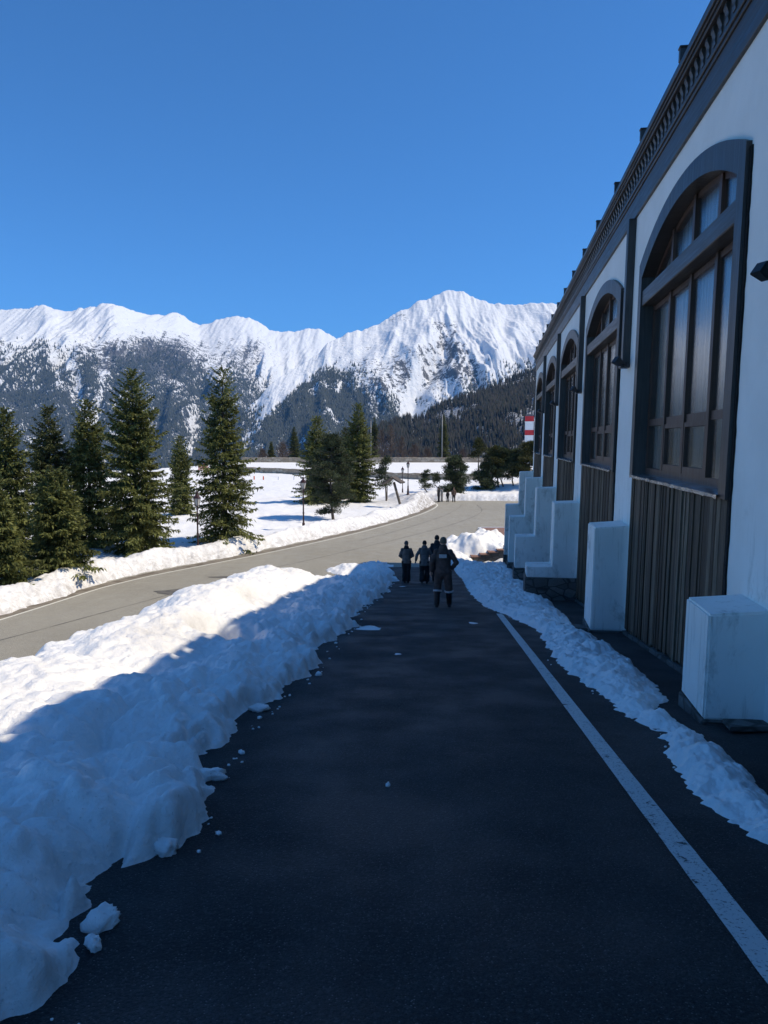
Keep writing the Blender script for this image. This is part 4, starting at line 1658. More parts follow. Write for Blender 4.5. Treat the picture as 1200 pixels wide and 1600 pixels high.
# loose lumps of snow on the path
chunks = [(330, 1219, .10, 'flat snow chunk beside the middle of the snow bank'), (263, 1307, .045, 'small snow lump right of the bank, the farther of a close pair'),
          (257, 1336, .065, 'snow lump right of the bank, the nearer of a close pair'), (160, 1452, .065, 'rounded dirty ice lump at the bottom left corner of the path'),
          (146, 1484, .04, 'small ice lump just below the rounded one at bottom left'), (405, 1112, .09, 'pointed snow flake at the bank edge, halfway up the path'),
          (606, 1231, .02, 'tiny white crumb alone in the middle of the path'), (576, 985, .22, 'thin slush patch at the left side of the path near the walkers'),
          (622, 1024, .055, 'thin white slush streak in the middle of the path'), (742, 975, .12, 'thin slush streak left of the white line, near the walkers'),
          (628, 917, .14, 'thin slush patch left of the walkers')]
for i, (px, py, r_, lb) in enumerate(chunks):
    p = on(px, py, zp)
    slush = 'thin' in lb
    m = MB().ball((0, 0, 0), 1, 18)
    sx, sy, sz = (r_, r_ * .8, r_ * .05) if slush else (r_ * 1.1, r_ * .8, r_ * (.4 if i in (0, 5) else .75))
    m.xf(lambda x, y, z: tuple(np.array((x * sx, y * sy, z * sz)) * (1 + .42 * float(fbm(np.array(x * 1.5 + i * 7.1), np.array(y * 1.5 + z * 1.3), 3, 21)))))
    o = m.build('slush_patch' if slush else 'snow_chunk', M['snow_old'], smooth=True)
    o.location = (p.x, p.y, p.z + .012 + (0 if slush else sz * .55))
    o.rotation_euler = (-.129, 0, i * 1.3)
    tag(o, lb, 'slush' if slush else 'snow chunk', 'loose bits of snow on the path')
# broken stone slabs by the nearest buttress
for px, py, sx, sy, sz, rz, lb in ((1165, 1142, .26, .16, .04, .3, 'flat grey broken slab leaning at the foot of the nearest buttress'), (893, 984, .34, .3, .05, .1, 'flat grey slab in the snow at the foot of the second buttress')):
    p = on(px, py, zp)
    m = MB().add([(-sx, -sy * .7, 0), (sx * .6, -sy, 0), (sx, sy * .5, 0), (-sx * .4, sy, 0), (-sx, -sy * .7, sz), (sx * .6, -sy, sz), (sx, sy * .5, sz), (-sx * .4, sy, sz)],
                 [(0, 1, 2, 3), (4, 5, 6, 7), (0, 1, 5, 4), (1, 2, 6, 5), (2, 3, 7, 6), (3, 0, 4, 7)])
    o = m.build('stone_slab', M['plinth'], bevel=.008)
    o.location = (p.x, p.y, p.z + .03)
    o.rotation_euler = (-.1, .08, rz)
    tag(o, lb, 'stone slab')
# ================================================================== PEOPLE
def cloth(name, c, var=.35, rough=.85):
    return simple(name, tuple(v * (1 - var) for v in c), tuple(v * (1 + var) for v in c), 6, rough, .35, .01)


M['skin'] = simple('skin', (.38, .22, .16), (.46, .28, .21), 12, .55, .05)
M['bootblk'] = cloth('black_leather', (.012, .012, .013), .3, .5)
M['reflect'] = simple('grey_reflective_tape', (.40, .41, .42), (.52, .53, .54), 20, .4, .05)


def fuse(mb, name, mat, parent, vox=.012, smooth=3, folds=0, seed=0):
    """merge overlapping closed shapes into one continuous skin"""
    o = mb.build(name, mat, None)
    if folds:
        pass
    r = o.modifiers.new('r', 'REMESH')
    r.mode = 'VOXEL'
    r.voxel_size = vox
    s = o.modifiers.new('s', 'SMOOTH')
    s.factor = .5
    s.iterations = smooth
    dg = bpy.context.evaluated_depsgraph_get()
    me = bpy.data.meshes.new_from_object(o.evaluated_get(dg))
    old = o.data
    o.modifiers.clear()
    o.data = me
    bpy.data.meshes.remove(old)
    me.name = name
    n = len(me.vertices)
    if folds:
        co = np.empty(n * 3, np.float32)
        nr = np.empty(n * 3, np.float32)
        me.vertices.foreach_get('co', co)
        me.vertices.foreach_get('normal', nr)
        co, nr = co.reshape(-1, 3), nr.reshape(-1, 3)
        a = fbm(co[:, 0] * 9 + co[:, 1] * 5 + seed, co[:, 2] * 16 + co[:, 0] * 6, 3, 5)
        co = co + nr * (a * folds)[:, None].astype(np.float32)
        me.vertices.foreach_set('co', co.ravel())
        me.update()
    me.polygons.foreach_set('use_smooth', np.ones(len(me.polygons), bool))
    o.parent = parent
    return o


def V3(*a): return Vector(a)


def person(base, H, heading, label, jacket, trousers, boots, hat, legs, arms, coat_hem=.82, loose=1.0, boot_top=.20, hood=False, hat_h=1.0, group=None, flare=1.0, collar=None, lean=.03, bands=False, badge=False):
    """legs: per side (hip->knee->ankle y offsets and lift); arms: per side (elbow, wrist) points. Faces +Y."""
    k = H / 1.78
    e = empty('person', base, heading, label, 'person', group)
    e.scale = (k, k, k)
    J = {}
    for s, (kx, ky, kz, ax, ay, az) in legs.items():
        J[s] = (V3(s * .095, 0, .92), V3(s * (.105 + kx), ky, .50 + kz), V3(s * (.105 + ax), ay, .09 + az))
    A = {}
    for s, (el, wr) in arms.items():
        A[s] = (V3(s * .172, lean * .9, 1.41), V3(*el), V3(*wr))
    # body: one continuous skin
    b = MB()
    b.rings([((0, 0, .84), .14, .10), ((0, 0, .95), .165, .115), ((0, lean * .4, 1.10), .145, .10), ((0, lean * .7, 1.28), .17, .115), ((0, lean, 1.42), .165, .095), ((0, lean, 1.48), .08, .07), ((0, lean + .01, 1.56), .056, .06)])
    b.ball((0, lean + .025, 1.655), (.076, .095, .118), 18)
    b.ball((0, lean + .085, 1.60), (.05, .04, .05), 10)
    b.ball((0, lean + .122, 1.64), (.014, .02, .022), 8)
    for s in (-1, 1):
        b.ball((s * .078, lean + .015, 1.645), (.012, .025, .032), 8)
        b.tube(J[s], [.085, .058, .042], 12)
        b.ball(J[s][0], .09, 10).ball(J[s][1], .06, 10)
        an = J[s][2]
        b.tube([an + V3(0, -.04, -.04), an + V3(0, .10, -.055), an + V3(0, .17, -.065)], [.04, .04, .028], 10)
        sh, el, wr = A[s]
        b.tube([sh, el, wr], [.055, .043, .030], 12)
        b.ball(sh, .065, 10).ball(el, .045, 10)
        d = (wr - el).normalized()
        side = d.cross(V3(0, 1, 0)).normalized() if abs(d.y) < .9 else V3(1, 0, 0)
        fw = side.cross(d).normalized()
        if fw.y < 0: fw = -fw
        pm = wr + d * .05
        b.tube([wr, wr + d * .05, wr + d * .09], [.028, .036, .034], 10)
        for q in range(4):
            o0 = wr + d * .085 + fw * (-.030 + .020 * q)
            L = (.06, .07, .075, .062)[q]
            cr = -side * s * .25
            b.tube([o0, o0 + d * L * .55, o0 + (d + cr).normalized() * L], [.0098, .009, .0078], 7)
        b.tube([wr + d * .03 + fw * .028, wr + d * .06 + fw * .052, wr + d * .095 + fw * .058], [.012, .011, .009], 7)
    # eyes and mouth set on the face are hidden from behind; the sockets and lips are shaped
    for s in (-1, 1):
        b.ball((s * .03, lean + .112, 1.668), (.012, .008, .008), 8)
    b.ball((0, lean + .116, 1.60), (.022, .008, .008), 8)
    fuse(b, 'body', M['skin'], e, .0085, 2)
    # trousers
    t = MB()
    t.rings([((0, 0, .80), .13 * loose, .115), ((0, 0, .88), .168 * loose, .135), ((0, 0, 1.0), .165, .125), ((0, 0, 1.03), .15, .115)])
    for s in (-1, 1):
        h, kn, an = J[s]
        lo = an.lerp(kn, .0 if not bands else .55) + V3(0, 0, -.02 if not bands else 0)
        w_ = loose
        mids = [h + V3(0, 0, .02), h.lerp(kn, .5), kn, kn.lerp(an, .5), an + V3(0, -.01, -.02)]
        rr = [.105 * w_, .098 * w_, .082 * w_, .080 * w_ * flare, .080 * w_ * flare]
        if boot_top > .3:
            mids = mids[:3] + [kn.lerp(an, .32)]
            rr = [.105 * w_, .098 * w_, .088 * w_, .092 * w_]
        t.tube(mids, rr, 14)
        t.ball(kn, rr[2] * .98, 12)
    fuse(t, 'trousers', trousers, e, .011, 3, .006, 3)
    # boots
    for s in (-1, 1):
        h, kn, an = J[s]
        m = MB()
        top = an.lerp(kn, min(.95, (boot_top - .05) / .41))
        m.tube([an + V3(0, 0, -.05), an, top], [.056, .058 if boot_top < .3 else .068, .060 if boot_top < .3 else .088], 12)
        m.tube([an + V3(0, -.075, -.045), an + V3(0, .03, -.045), an + V3(0, .15, -.055), an + V3(0, .195, -.06)], [.042, .046, .043, .028], 12)
        m.box(an.x - .042, an.x + .042, an.y - .10, an.y + .19, an.z - .092, an.z - .06)
        fuse(m, 'boot', boots, e, .009, 2)
    if bands:
        for s in (-1, 1):
            h, kn, an = J[s]
            c = kn.lerp(an, .22)
            d = (an - kn).normalized()
            MB().tube([c - d * .022, c + d * .022], [.0955 * loose, .0975 * loose], 20).build('reflective_band', M['reflect'], e, smooth=False)
    # jacket
    j = MB()
    hem = coat_hem
    fl = 1 + max(0, .85 - hem) * .25
    j.rings([((0, 0, hem), .195 * fl, .15), ((0, 0, hem + .03), .20 * fl, .155), ((0, lean * .3, 1.02), .188, .148), ((0, lean * .6, 1.20), .198, .150), ((0, lean * .9, 1.34), .205, .145), ((0, lean, 1.425), .165, .122), ((0, lean, 1.485), .105, .095), ((0, lean + .005, 1.535), .078, .078)])
    for s in (-1, 1):
        sh, el, wr = A[s]
        j.tube([sh + V3(-s * .02, 0, .0), sh.lerp(el, .5), el, el.lerp(wr, .55), wr + (el - wr).normalized() * .01], [.074, .074, .068, .060, .050], 14)
        j.ball(sh, .078, 12).ball(el, .071, 12)
    if hood:
        j.rings([((0, lean - .05, 1.40), .12, .07), ((0, lean - .06, 1.47), .135, .10), ((0, lean - .035, 1.54), .115, .10), ((0, lean - .02, 1.58), .09, .085)])
    fuse(j, 'jacket', jacket, e, .012, 3, .008, 8)
    if collar:
        c = MB().rings([((0, lean - .01, 1.45), .135, .115), ((0, lean, 1.50), .115, .11), ((0, lean + .005, 1.56), .092, .098), ((0, lean + .01, 1.59), .075, .085)])
        fuse(c, 'collar', collar, e, .012, 2, .006, 2)
    # hat
    c = MB()
    zb = 1.63
    c.rings([((0, lean + .018, zb - .0), .083, .100), ((0, lean + .018, zb + .03), .091, .108), ((0, lean + .018, zb + .085), .088, .104), ((0, lean + .015, zb + .135 * hat_h), .062, .075), ((0, lean + .012, zb + .158 * hat_h), .028, .035)])
    fuse(c, 'hat', hat, e, .009, 2, .003, 4)
    if badge:
        m = MB()
        yb = lean * .8 - .158
        m.box(-.105, .085, yb - .012, yb + .03, 1.275, 1.365)
        m.build('back_patch', M['reflect'], e, bevel=.004, seg=1)
        m = MB()
        m.box(-.16, .16, yb - .006, yb + .03, 1.385, 1.405)
        m.build('back_stripe', cloth('dull_brown_stripe', (.09, .06, .055)), e)
    return e


def stand(px, pyb, lift=.012):
    p = on(px, pyb, zp)
    return V3(p.x, p.y, p.z + lift)


def at_path(px, D, lift=.012):
    p = at_depth(px, 900, D)
    return V3(p.x, D, float(zp(D)) + lift)


c_brown = cloth('dark_brown_workwear', (.075, .056, .050))
c_black = cloth('black_cloth', (.015, .015, .017))
c_grey = cloth('grey_parka', (.095, .097, .10))
c_taupe = cloth('taupe_jacket', (.125, .104, .096))
c_navy = cloth('navy_jacket', (.022, .025, .034))
c_khaki = cloth('khaki_cap', (.12, .105, .082))
c_greyhat = cloth('grey_beanie', (.075, .07, .068))

WALKERS = 'people walking down the path'
walk_l = {-1: (.0, .02, .0, .0, -.13, .0), 1: (.01, .06, .0, .01, .07, .0)}
p = stand(692, 949)
person(p, (949 - 838) / F * p.y * 1.0, R(-4), 'nearest walker, in brown work jacket with grey back patch and reflective leg bands',
       c_brown, c_brown, M['bootblk'], c_khaki, {-1: (.035, .05, 0, .05, -.06, .0), 1: (.04, .0, 0, .055, .05, 0)},
       {-1: ((-.29, -.05, 1.16), (-.30, .02, .90)), 1: ((.33, -.06, 1.15), (.22, .10, .97))}, coat_hem=.86, loose=1.13, boot_top=.42, group=WALKERS, bands=True, badge=True, collar=c_brown)
p = stand(635, 911)
person(p, (911 - 844.5) / F * p.y, R(6), 'person in taupe jacket, black hood collar and wide black trousers, leftmost of the walkers',
       c_taupe, c_black, M['bootblk'], c_greyhat, {-1: (-.03, .02, 0, -.03, .02, 0), 1: (-.03, .0, 0, -.04, -.03, 0)},
       {-1: ((-.27, .02, 1.16), (-.14, .18, 1.04)), 1: ((.27, .0, 1.16), (.17, .18, 1.04))}, coat_hem=.84, loose=1.15, flare=1.15, group=WALKERS, collar=c_black)
p = stand(663, 912)
person(p, (911 - 843) / F * p.y, R(-6), 'person in grey hooded parka and black trousers mid-stride, second from left of the walkers',
       c_grey, c_black, M['bootblk'], c_black, {-1: (.0, .05, 0, -.02, -.16, .05), 1: (.0, .10, 0, .0, .10, 0)},
       {-1: ((-.31, -.06, 1.18), (-.36, .02, .93)), 1: ((.28, .05, 1.17), (.24, .14, .95))}, coat_hem=.74, loose=1.15, flare=1.2, hood=True, group=WALKERS)
p = at_path(682.5, 29.0)
person(p, (at_depth(682, 836.5, 29).z - p.z), R(0), 'person in dark navy jacket and black cap, mostly hidden behind the nearest walker',
       c_navy, c_black, M['bootblk'], c_black, walk_l, {-1: ((-.27, -.02, 1.16), (-.33, .12, 1.10)), 1: ((.27, .0, 1.16), (.26, .08, .9))}, group=WALKERS, collar=c_navy)

BY = 'bystanders at the road bend'
rel = {-1: ((-.26, 0, 1.15), (-.24, .06, .9)), 1: ((.26, 0, 1.15), (.24, .06, .9))}
st_l = {-1: (.0, .0, 0, .02, .0, 0), 1: (.0, .0, 0, .02, .0, 0)}


def far_person(px, D, H, head, label, j, t, h, **kw):
    p = at_depth(px, 783, D)
    z = float(zr(D)) + .01
    return person(V3(p.x, D, z), H, head, label, j, t, M['bootblk'], h, st_l, rel, group=BY, **kw)


far_person(685.5, 89.0, 1.72, R(60), 'bystander in all dark clothes, leftmost of the small group at the bend', c_black, c_black, c_black, coat_hem=.70)
far_person(690.5, 90.2, 1.62, R(110), 'bystander in pale clothes beside the dark one at the bend', cloth('pale_jacket', (.40, .37, .33)), cloth('pale_trousers', (.34, .31, .28)), c_greyhat)
far_person(699.5, 89.6, 1.30, R(20), 'small bystander in dark jacket, third from the left at the bend', c_black, c_black, c_black)
far_person(709, 89.3, 1.70, R(170), 'bystander in brown jacket, rightmost of the group at the bend', cloth('brown_jacket', (.16, .10, .07)), c_black, cloth('brown_hat', (.14, .10, .07)))
# ================================================================== MOUNTAINS
def mtn_mat(name, snow=(.80, .815, .84), tree=(.058, .068, .076), s=1.0):  # default tree tone is bluer and lighter, with haze put into the colour
    t = NT(name)
    w = t.world()
    ar = t.n('ShaderNodeAttribute', attribute_name='rock')
    af = t.n('ShaderNodeAttribute', attribute_name='forest')
    rock = t.ramp(t.noise(w, .012 * s, 5, .65), [(.35, (.06, .062, .07)), (.65, (.14, .137, .135))])
    # outcrops showing through the snow: broken bands and specks
    n1 = t.noise(t.world((1, 1, 2.2)), .012 * s, 8, .74, .6)
    n2 = t.noise(t.world((1, 1, .8)), .05 * s, 5, .7, .3)
    nn = t.math('ADD', t.math('MULTIPLY', n1, .62), t.math('MULTIPLY', n2, .38))
    n3 = t.noise(t.world((1, 1, 1.4)), .085 * s, 4, .7)
    nn = t.math('ADD', t.math('MULTIPLY', nn, .68), t.math('MULTIPLY', n3, .32))
    k = t.math('ADD', t.math('MULTIPLY', t.math('SUBTRACT', nn, .5), 4.2), t.math('SUBTRACT', ar.outputs['Fac'], .56))
    kr = t.ramp(t.math('ADD', t.math('MULTIPLY', k, 4), .5), [(.3, 0.0), (.7, 1.0)])
    c = t.mix(kr, snow, rock)
    m1 = t.noise(t.world((1, 1, .5)), .045 * s, 6, .75, .4)
    k2 = t.math('ADD', t.math('MULTIPLY', t.math('SUBTRACT', m1, .5), 4.0), t.math('SUBTRACT', t.math('MULTIPLY', af.outputs['Fac'], .86), .62))
    kf = t.ramp(t.math('ADD', t.math('MULTIPLY', k2, 4), .5), [(.3, 0.0), (.7, 1.0)])
    c = t.mix(kf, c, tree)
    t.col(c)
    t.rough(.75)
    t.b.inputs['Specular IOR Level'].default_value = .1
    t.bump(t.noise(w, .03 * s, 7, .65), .8, 14)
    return t.m


def mountain(name, crest, Dc, Db, zb, seed, mat, amp, gul, rockf, forestf, nu=760, nv=240, x0=-260, x1=1320, conc=1.15, jag=6, spurs=(), back=.35, wander=0):
    """crest: photo-pixel skyline at distance Dc; slopes run down toward the viewer to distance Db.
    rockf / forestf: (px, py) -> cover 0..1"""
    px = np.linspace(x0, x1, nu)
    cy = np.interp(px, [c[0] for c in crest], [c[1] for c in crest])
    dx = (px - 600) / F
    dy = (cy - 800) / F
    f = CP - SP * dy
    tan_up = -(SP + CP * dy) / f
    lat = dx / f
    dc = Dc(px) if callable(Dc) else np.full(nu, float(Dc))
    db = Db(px) if callable(Db) else np.full(nu, float(Db))
    zc = EYE + tan_up * dc
    v = np.concatenate([np.linspace(0, 1, nv), 1 + np.linspace(0, back, 24)[1:]])
    VV, PX = np.meshgrid(v, px, indexing='ij')
    Y = db + (dc - db) * VV
    X = lat * Y
    t = np.clip(VV, 0, 1)
    Z = zb + (zc - zb) * t ** conc
    Z = np.where(VV > 1, zc - (VV - 1) * (dc - db) * .75, Z)
    env = np.clip(1.02 - np.clip(VV, 0, 1) ** 2.6, .0, 1) * sstep(0, .25, VV)
    env = np.where(VV > 1, sstep(1, 1.3, VV), env)
    s = 1 / gul
    wx = X + gul * .30 * fbm(X * s * .6, Y * s * .16, 2, seed + 50)
    rg = ridged(wx * s, Y * s * .20, 4, seed, .45) - .9
    rg2 = ridged(wx * s * 2.9 + Y * s * .35, Y * s * .45, 4, seed + 9, .5) - .9
    rg3 = ridged(wx * s * 7.5 - Y * s * .6, Y * s * 1.1, 3, seed + 14, .5) - .9
    Z = Z + amp * env * rg + amp * .42 * env * rg2 + amp * .15 * (env + .12 * (VV < 1)) * rg3 + amp * .07 * env * fbm(X * s * 7, Y * s * 7, 4, seed + 20)
    # skyline: small crags
    Z = Z + jag * np.exp(-((VV - 1) / .06) ** 2) * (fbm(X * s * 5, X * 0 + seed, 4, seed + 30, .62) + .5 * ridged(X * s * 4, X * 0 + seed, 3, seed + 31) - .5)
    for pts, a, wd in spurs:
        # photo-pixel polyline of a spur (a > 0) or gully (a < 0)
        pyg = pix_y(Y, Z)
        d = seg_dist(PX, pyg, pts)
        Z = Z + a * np.exp(-(d / wd) ** 2) * env
    PYg = pix_y(Y, Z)
    rk = np.clip(rockf(PX, PYg), 0, 1)
    fo = np.clip(forestf(PX, PYg), 0, 1)
    me = grid_mesh(name, X, Y, Z)
    add_attr(me, 'rock', rk)
    add_attr(me, 'forest', fo)
    tag(link(name, me, mat), kind='structure')
    return X, Y, Z, PX, PYg, fo


def pix_y(Y, Z):
    tu = (Z - EYE) / Y
    # invert tan_up = -(SP + CP*dy) / (CP - SP*dy)
    dy = -(tu * CP + SP) / (CP - tu * SP)
    return 800 + F * dy


def conifers(name, G, n, h, seed, mat, tiers=2, sides=5, density=None, wid=.24, seen=(0, 1200, 440, 800)):
    """one mesh of many pointed conifers standing on a slope grid"""
    X, Y, Z, PX, PY, fo = G
    rng = np.random.RandomState(seed)
    nv, nu = X.shape
    w_ = fo ** 1.3 * np.clip(.75 + 1.1 * fbm(X / (h * 6), Y / (h * 9), 3, seed + 70), .06, 2)
    w_ = np.where((PX > seen[0]) & (PX < seen[1]) & (PY > seen[2]) & (PY < seen[3]), w_, 0)
    w_ = w_[:-1, :-1]
    # equal cover over the slope: weigh by cell area
    ar = np.abs((X[:-1, 1:] - X[:-1, :-1]) * (Y[1:, :-1] - Y[:-1, :-1]))
    # thinner with distance where trees shrink below the picture's grain
    pw = (w_ * ar ** .75).ravel()
    ids = rng.choice(len(pw), n, p=pw / pw.sum())
    i, j = ids // (nu - 1), ids % (nu - 1)
    a, b = rng.rand(n), rng.rand(n)

    def bil(A):
        return (A[i, j] * (1 - a) * (1 - b) + A[i + 1, j] * a * (1 - b) + A[i, j + 1] * (1 - a) * b + A[i + 1, j + 1] * a * b)
    P = np.stack([bil(X), bil(Y), bil(Z)], -1)
    Hh = h * rng.uniform(.55, 1.2, n)
    Rr = Hh * wid * rng.uniform(.75, 1.2, n)
    V, Fs = [], []
    off = 0
    rot = rng.rand(n) * 6.28
    for q in range(tiers):
        zb, zt = (q * .72 / tiers), min(1, (q + 1) * .72 / tiers + .30) if q < tiers - 1 else 1.0
        rs = 1 - .68 * q / tiers
        ring = []
        for k in range(sides):
            t = rot + 6.283 * k / sides + q
            rr = Rr * rs * rng.uniform(.7, 1.25, n)
            ring.append(np.stack([P[:, 0] + rr * np.cos(t), P[:, 1] + rr * np.sin(t), P[:, 2] + Hh * (zb + rng.uniform(-.03, .05, n)) - h * .04], -1))
        top = P + np.stack([np.zeros(n), np.zeros(n), Hh * zt], -1)
        blk = np.stack(ring + [top], 1)            # n, sides+1, 3
        V.append(blk.reshape(-1, 3))
        base = off + np.arange(n) * (sides + 1)
        for k in range(sides):
            Fs.append(np.stack([base + k, base + (k + 1) % sides, base + sides], -1))
        off += n * (sides + 1)
    me = mesh_np(name, np.concatenate(V), np.concatenate(Fs))
    return tag(link(name, me, mat), kind='stuff')


def wood_mat(name, a, b):
    t = NT(name)
    g = t.n('ShaderNodeNewGeometry')
    t.col(t.ramp(g.outputs['Random Per Island'], [(0, a), (1, b)]))
    t.rough(.9)
    t.b.inputs['Specular IOR Level'].default_value = .1
    return t.m


M['mtn'] = mtn_mat('mountain_snow_and_rock')
M['wood_far'] = wood_mat('far_forest', (.042, .054, .054), (.082, .09, .08))  # lightened so the colour carries some of the distance haze
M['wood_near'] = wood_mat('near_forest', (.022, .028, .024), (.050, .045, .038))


def ramp_px(pts):
    xs, ys = [p[0] for p in pts], [p[1] for p in pts]
    return lambda x: np.interp(x, xs, ys)


def blotch(px, py, sx, sy, seed, o=4):
    return fbm(px / sx, py / sy, o, seed)


# ---- far left range
crestL = [(-320, 470), (-120, 492), (0, 484.5), (18, 484), (40, 483), (58, 479), (70, 475.5), (80, 479), (92, 484), (103, 485), (112, 486), (124, 482), (134, 479), (146, 479.5), (156, 475.5), (166, 473.5), (178, 473.5), (190, 479), (204, 486), (222, 491), (244, 492.5), (262, 490.5), (277, 488.5), (288, 494), (300, 503), (312, 508), (326, 506), (340, 499.5), (356, 495.5), (372, 494.5), (390, 496.5), (404, 503), (416, 512), (430, 518), (446, 517), (460, 518.5), (474, 514), (490, 513), (497, 511.5), (507, 518), (520, 526), (540, 533), (640, 560), (800, 600), (1320, 640)]
LB = ramp_px([(0, 548), (60, 540), (110, 552), (150, 560), (200, 545), (260, 545), (300, 560), (340, 575), (380, 575), (410, 600), (450, 612)])
rockL = lambda x, y: .50 * np.exp(-(((x - 235) / 105) ** 2 + ((y - 552) / 42) ** 2)) + .30 * sstep(0, 60, y - LB(x) + 45) + .22 * np.exp(-(((x - 172) / 22) ** 2 + ((y - 500) / 20) ** 2)) + .35 * np.exp(-(((x - 395) / 40) ** 2 + ((y - 548) / 26) ** 2)) + .12 * blotch(x, y, 60, 40, 201) - .12 + .20 * sstep(500, 545, y) + .22 * sstep(.2, .8, fbm((x + y * .5) / 9, y / 40, 3, 205)) * sstep(485, 520, y)
trackL = [[(108, 570), (118, 600), (122, 640)], [(80, 560), (88, 600)], [(165, 560), (150, 610), (140, 660)], [(255, 590), (275, 600)], [(300, 640), (292, 700), (300, 760)], [(330, 580), (345, 592)]]


def forestL(x, y):
    f = sstep(-22, 50, y - LB(x)) * .95 + .26 * blotch(x, y, 30, 22, 203) * sstep(-20, 10, y - LB(x))
    for tr in trackL:
        f = f - .7 * np.exp(-(seg_dist(x, y, tr) / 9) ** 2)
    return f


GL = mountain('mountains', crestL, lambda p: np.interp(p, [-300, 0, 170, 300, 420, 540, 1300], [5200, 5400, 5600, 6600, 7000, 7600, 8000]), lambda p: np.interp(p, [-300, 300, 450, 1300], [2300, 2500, 3600, 4500]), -420, 211, M['mtn'], 120, 480, rockL, forestL, nu=1100, nv=320, jag=13,
              spurs=[([(172, 474), (200, 520), (290, 560), (360, 620), (380, 700)], 130, 22), ([(70, 476), (95, 520), (120, 560), (135, 620)], 90, 18), ([(300, 503), (260, 520), (230, 560)], -70, 20), ([(372, 494), (400, 540), (420, 580)], 70, 14)])
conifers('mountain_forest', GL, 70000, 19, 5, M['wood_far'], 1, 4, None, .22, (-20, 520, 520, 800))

# ---- right-hand massif with the summit
crestR = [(-300, 900), (180, 800), (270, 740), (300, 712), (330, 684), (360, 660), (385, 641), (404, 622), (424, 600), (446, 584), (470, 572), (490, 556), (508, 541), (524, 530), (536, 526), (552, 517), (566, 516), (580, 511), (592, 507), (600, 502), (614, 492), (626, 486), (640, 480), (656, 471), (672, 465), (686, 459.5), (697, 455), (705, 454), (713, 455), (719, 454), (726, 457), (736, 463), (750, 469), (766, 473), (790, 476), (812, 476.5), (830, 474), (850, 473), (870, 474), (900, 470), (950, 478), (1050, 520), (1320, 560)]
RB = ramp_px([(300, 640), (385, 640), (430, 620), (470, 590), (520, 572), (560, 585), (600, 605), (640, 640), (680, 640), (720, 610), (760, 590), (800, 575), (840, 560), (900, 540)])
trackR = [[(520, 540), (470, 590), (420, 640), (380, 690)], [(650, 590), (640, 620), (632, 650)], [(530, 600), (528, 612)]]


def rockR(x, y):
    r = .46 * np.exp(-(seg_dist(x, y, [(690, 510), (715, 555), (742, 600)]) / 22) ** 2) * (1 + .9 * fbm((x + y * .5) / 7, y / 26, 3, 229))
    r = r + .30 * sstep(.1, .7, fbm((x - y * .55) / 8, y / 40, 3, 228)) * np.exp(-(((x - 660) / 110) ** 2 + ((y - 565) / 55) ** 2))
    r = r + .50 * np.exp(-(((x - 630) / 95) ** 2 + ((y - 590) / 48) ** 2))
    r = r + .42 * np.exp(-(((x - 625) / 20) ** 2 + ((y - 496) / 9) ** 2))
    r = r + .20 * np.exp(-(((x - 700) / 24) ** 2 + ((y - 470) / 10) ** 2))
    r = r + .30 * np.exp(-(((x - 810) / 60) ** 2 + ((y - 590) / 30) ** 2))
    r = r + .12 * blotch(x, y, 45, 35, 221) - .06 + .16 * np.exp(-(((x - 640) / 130) ** 2 + ((y - 570) / 60) ** 2))
    r = r - .8 * np.exp(-(seg_dist(x, y, [(652, 575), (645, 610), (640, 640)]) / 7) ** 2) - .9 * np.exp(-(((x - 641) / 16) ** 2 + ((y - 646) / 8) ** 2))
    return r


def forestR(x, y):
    f = sstep(-14, 40, y - RB(x)) * .95 * sstep(650, 560, x) + sstep(-30, 50, y - RB(x)) * .50 * sstep(540, 640, x)
    f = f + .16 * blotch(x, y, 36, 26, 223) * sstep(-25, 5, y - RB(x))
    for tr, wd in zip(trackR, (7, 6, 5)):
        f = f - .8 * np.exp(-(seg_dist(x, y, tr) / wd) ** 2)
    f = f - .9 * np.exp(-(((x - 641) / 16) ** 2 + ((y - 648) / 9) ** 2))
    return f


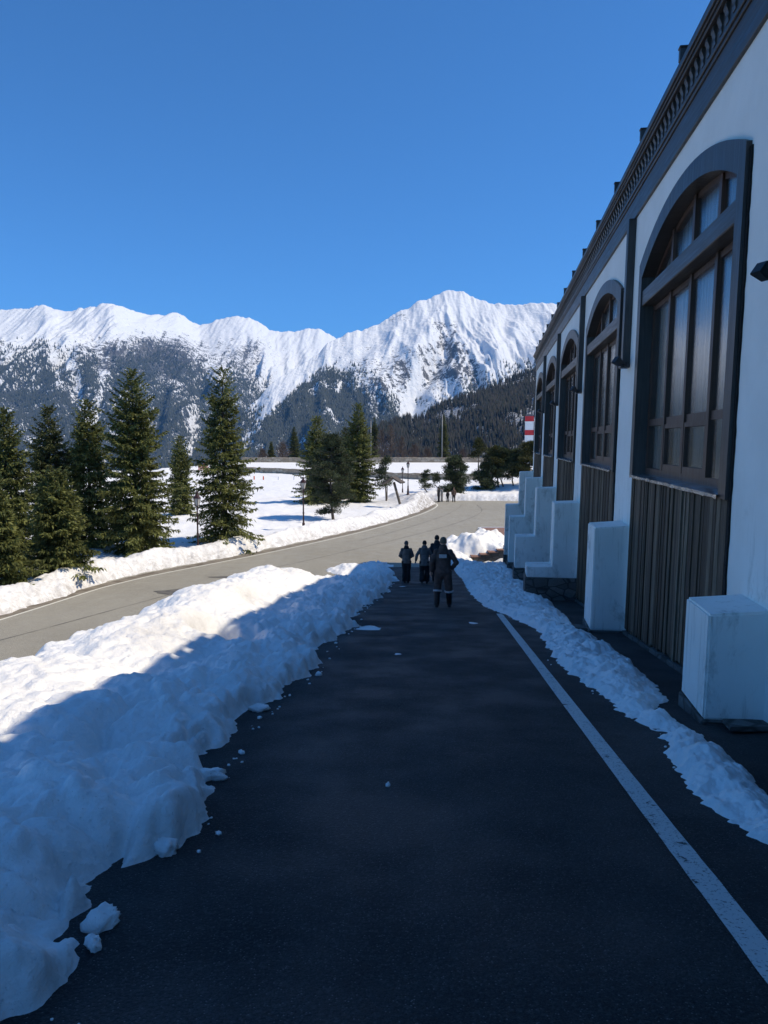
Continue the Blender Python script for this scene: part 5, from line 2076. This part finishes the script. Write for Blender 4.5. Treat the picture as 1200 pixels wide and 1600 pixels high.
GR = mountain('mountains', crestR, lambda p: np.interp(p, [250, 420, 530, 700, 900], [3000, 3600, 4200, 4800, 4600]), lambda p: np.interp(p, [250, 420, 900], [1900, 2000, 2200]), -380, 231, M['mtn'], 85, 400, rockR, forestR, nu=1000, nv=320, jag=9, x0=180, x1=1320,
              spurs=[([(705, 454), (690, 500), (660, 540), (600, 620)], 70, 20), ([(760, 472), (765, 530), (770, 580)], 90, 22), ([(700, 500), (690, 550), (650, 600), (640, 650)], -90, 16), ([(640, 480), (600, 540), (570, 600)], 60, 18), ([(830, 474), (800, 530), (780, 560)], 50, 14), ([(790, 478), (790, 520)], -40, 10)])
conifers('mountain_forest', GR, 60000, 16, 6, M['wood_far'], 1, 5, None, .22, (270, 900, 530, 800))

# ---- nearer wooded slope on the right
crestN = [(-200, 860), (380, 790), (470, 735), (540, 702), (590, 672), (620, 660), (660, 652), (690, 636), (720, 622), (750, 610), (790, 596), (820, 586), (850, 578), (900, 560), (1000, 520), (1320, 430)]
forestN = lambda x, y: .80 + .35 * blotch(x, y, 50, 36, 241) - .9 * np.exp(-(seg_dist(x, y, [(828, 622), (840, 636), (860, 645)]) / 7) ** 2)
GN = mountain('hill', crestN, lambda p: np.interp(p, [350, 600, 850, 1300], [950, 1300, 1500, 1500]), lambda p: np.interp(p, [350, 850], [420, 480]), -85, 251, mtn_mat('wooded_hill_snow', (.62, .63, .66), (.05, .048, .045), 6), 22, 210, lambda x, y: 0 * x, lambda x, y: .80 + .3 * blotch(x, y, 50, 36, 241) - .9 * np.exp(-(seg_dist(x, y, [(828, 622), (840, 636), (860, 645)]) / 7) ** 2), nu=420, nv=130, x0=330, x1=1320, jag=2)
GN2 = GN[:5] + (np.clip(forestN(GN[3], GN[4]), 0, 1),)
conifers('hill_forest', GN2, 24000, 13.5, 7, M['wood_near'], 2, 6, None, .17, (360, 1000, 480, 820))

# ================================================================== AIR
hz = MB().box(-12100, 12100, -1600, 12100, -480, 1650).build('haze', None)
tag(hz, kind='stuff')
hm = bpy.data.materials.new('haze_air')
hm.use_nodes = True
hn = hm.node_tree
for nd in list(hn.nodes):
    if nd.type != 'OUTPUT_MATERIAL':
        hn.nodes.remove(nd)
pv = hn.nodes.new('ShaderNodeVolumePrincipled')
pv.inputs['Color'].default_value = (.22, .52, 1.0, 1)
pv.inputs['Density'].default_value = 5e-5
pv.inputs['Anisotropy'].default_value = .0
hn.links.new(pv.outputs[0], hn.nodes['Material Output'].inputs['Volume'])
hz.data.materials.append(hm)
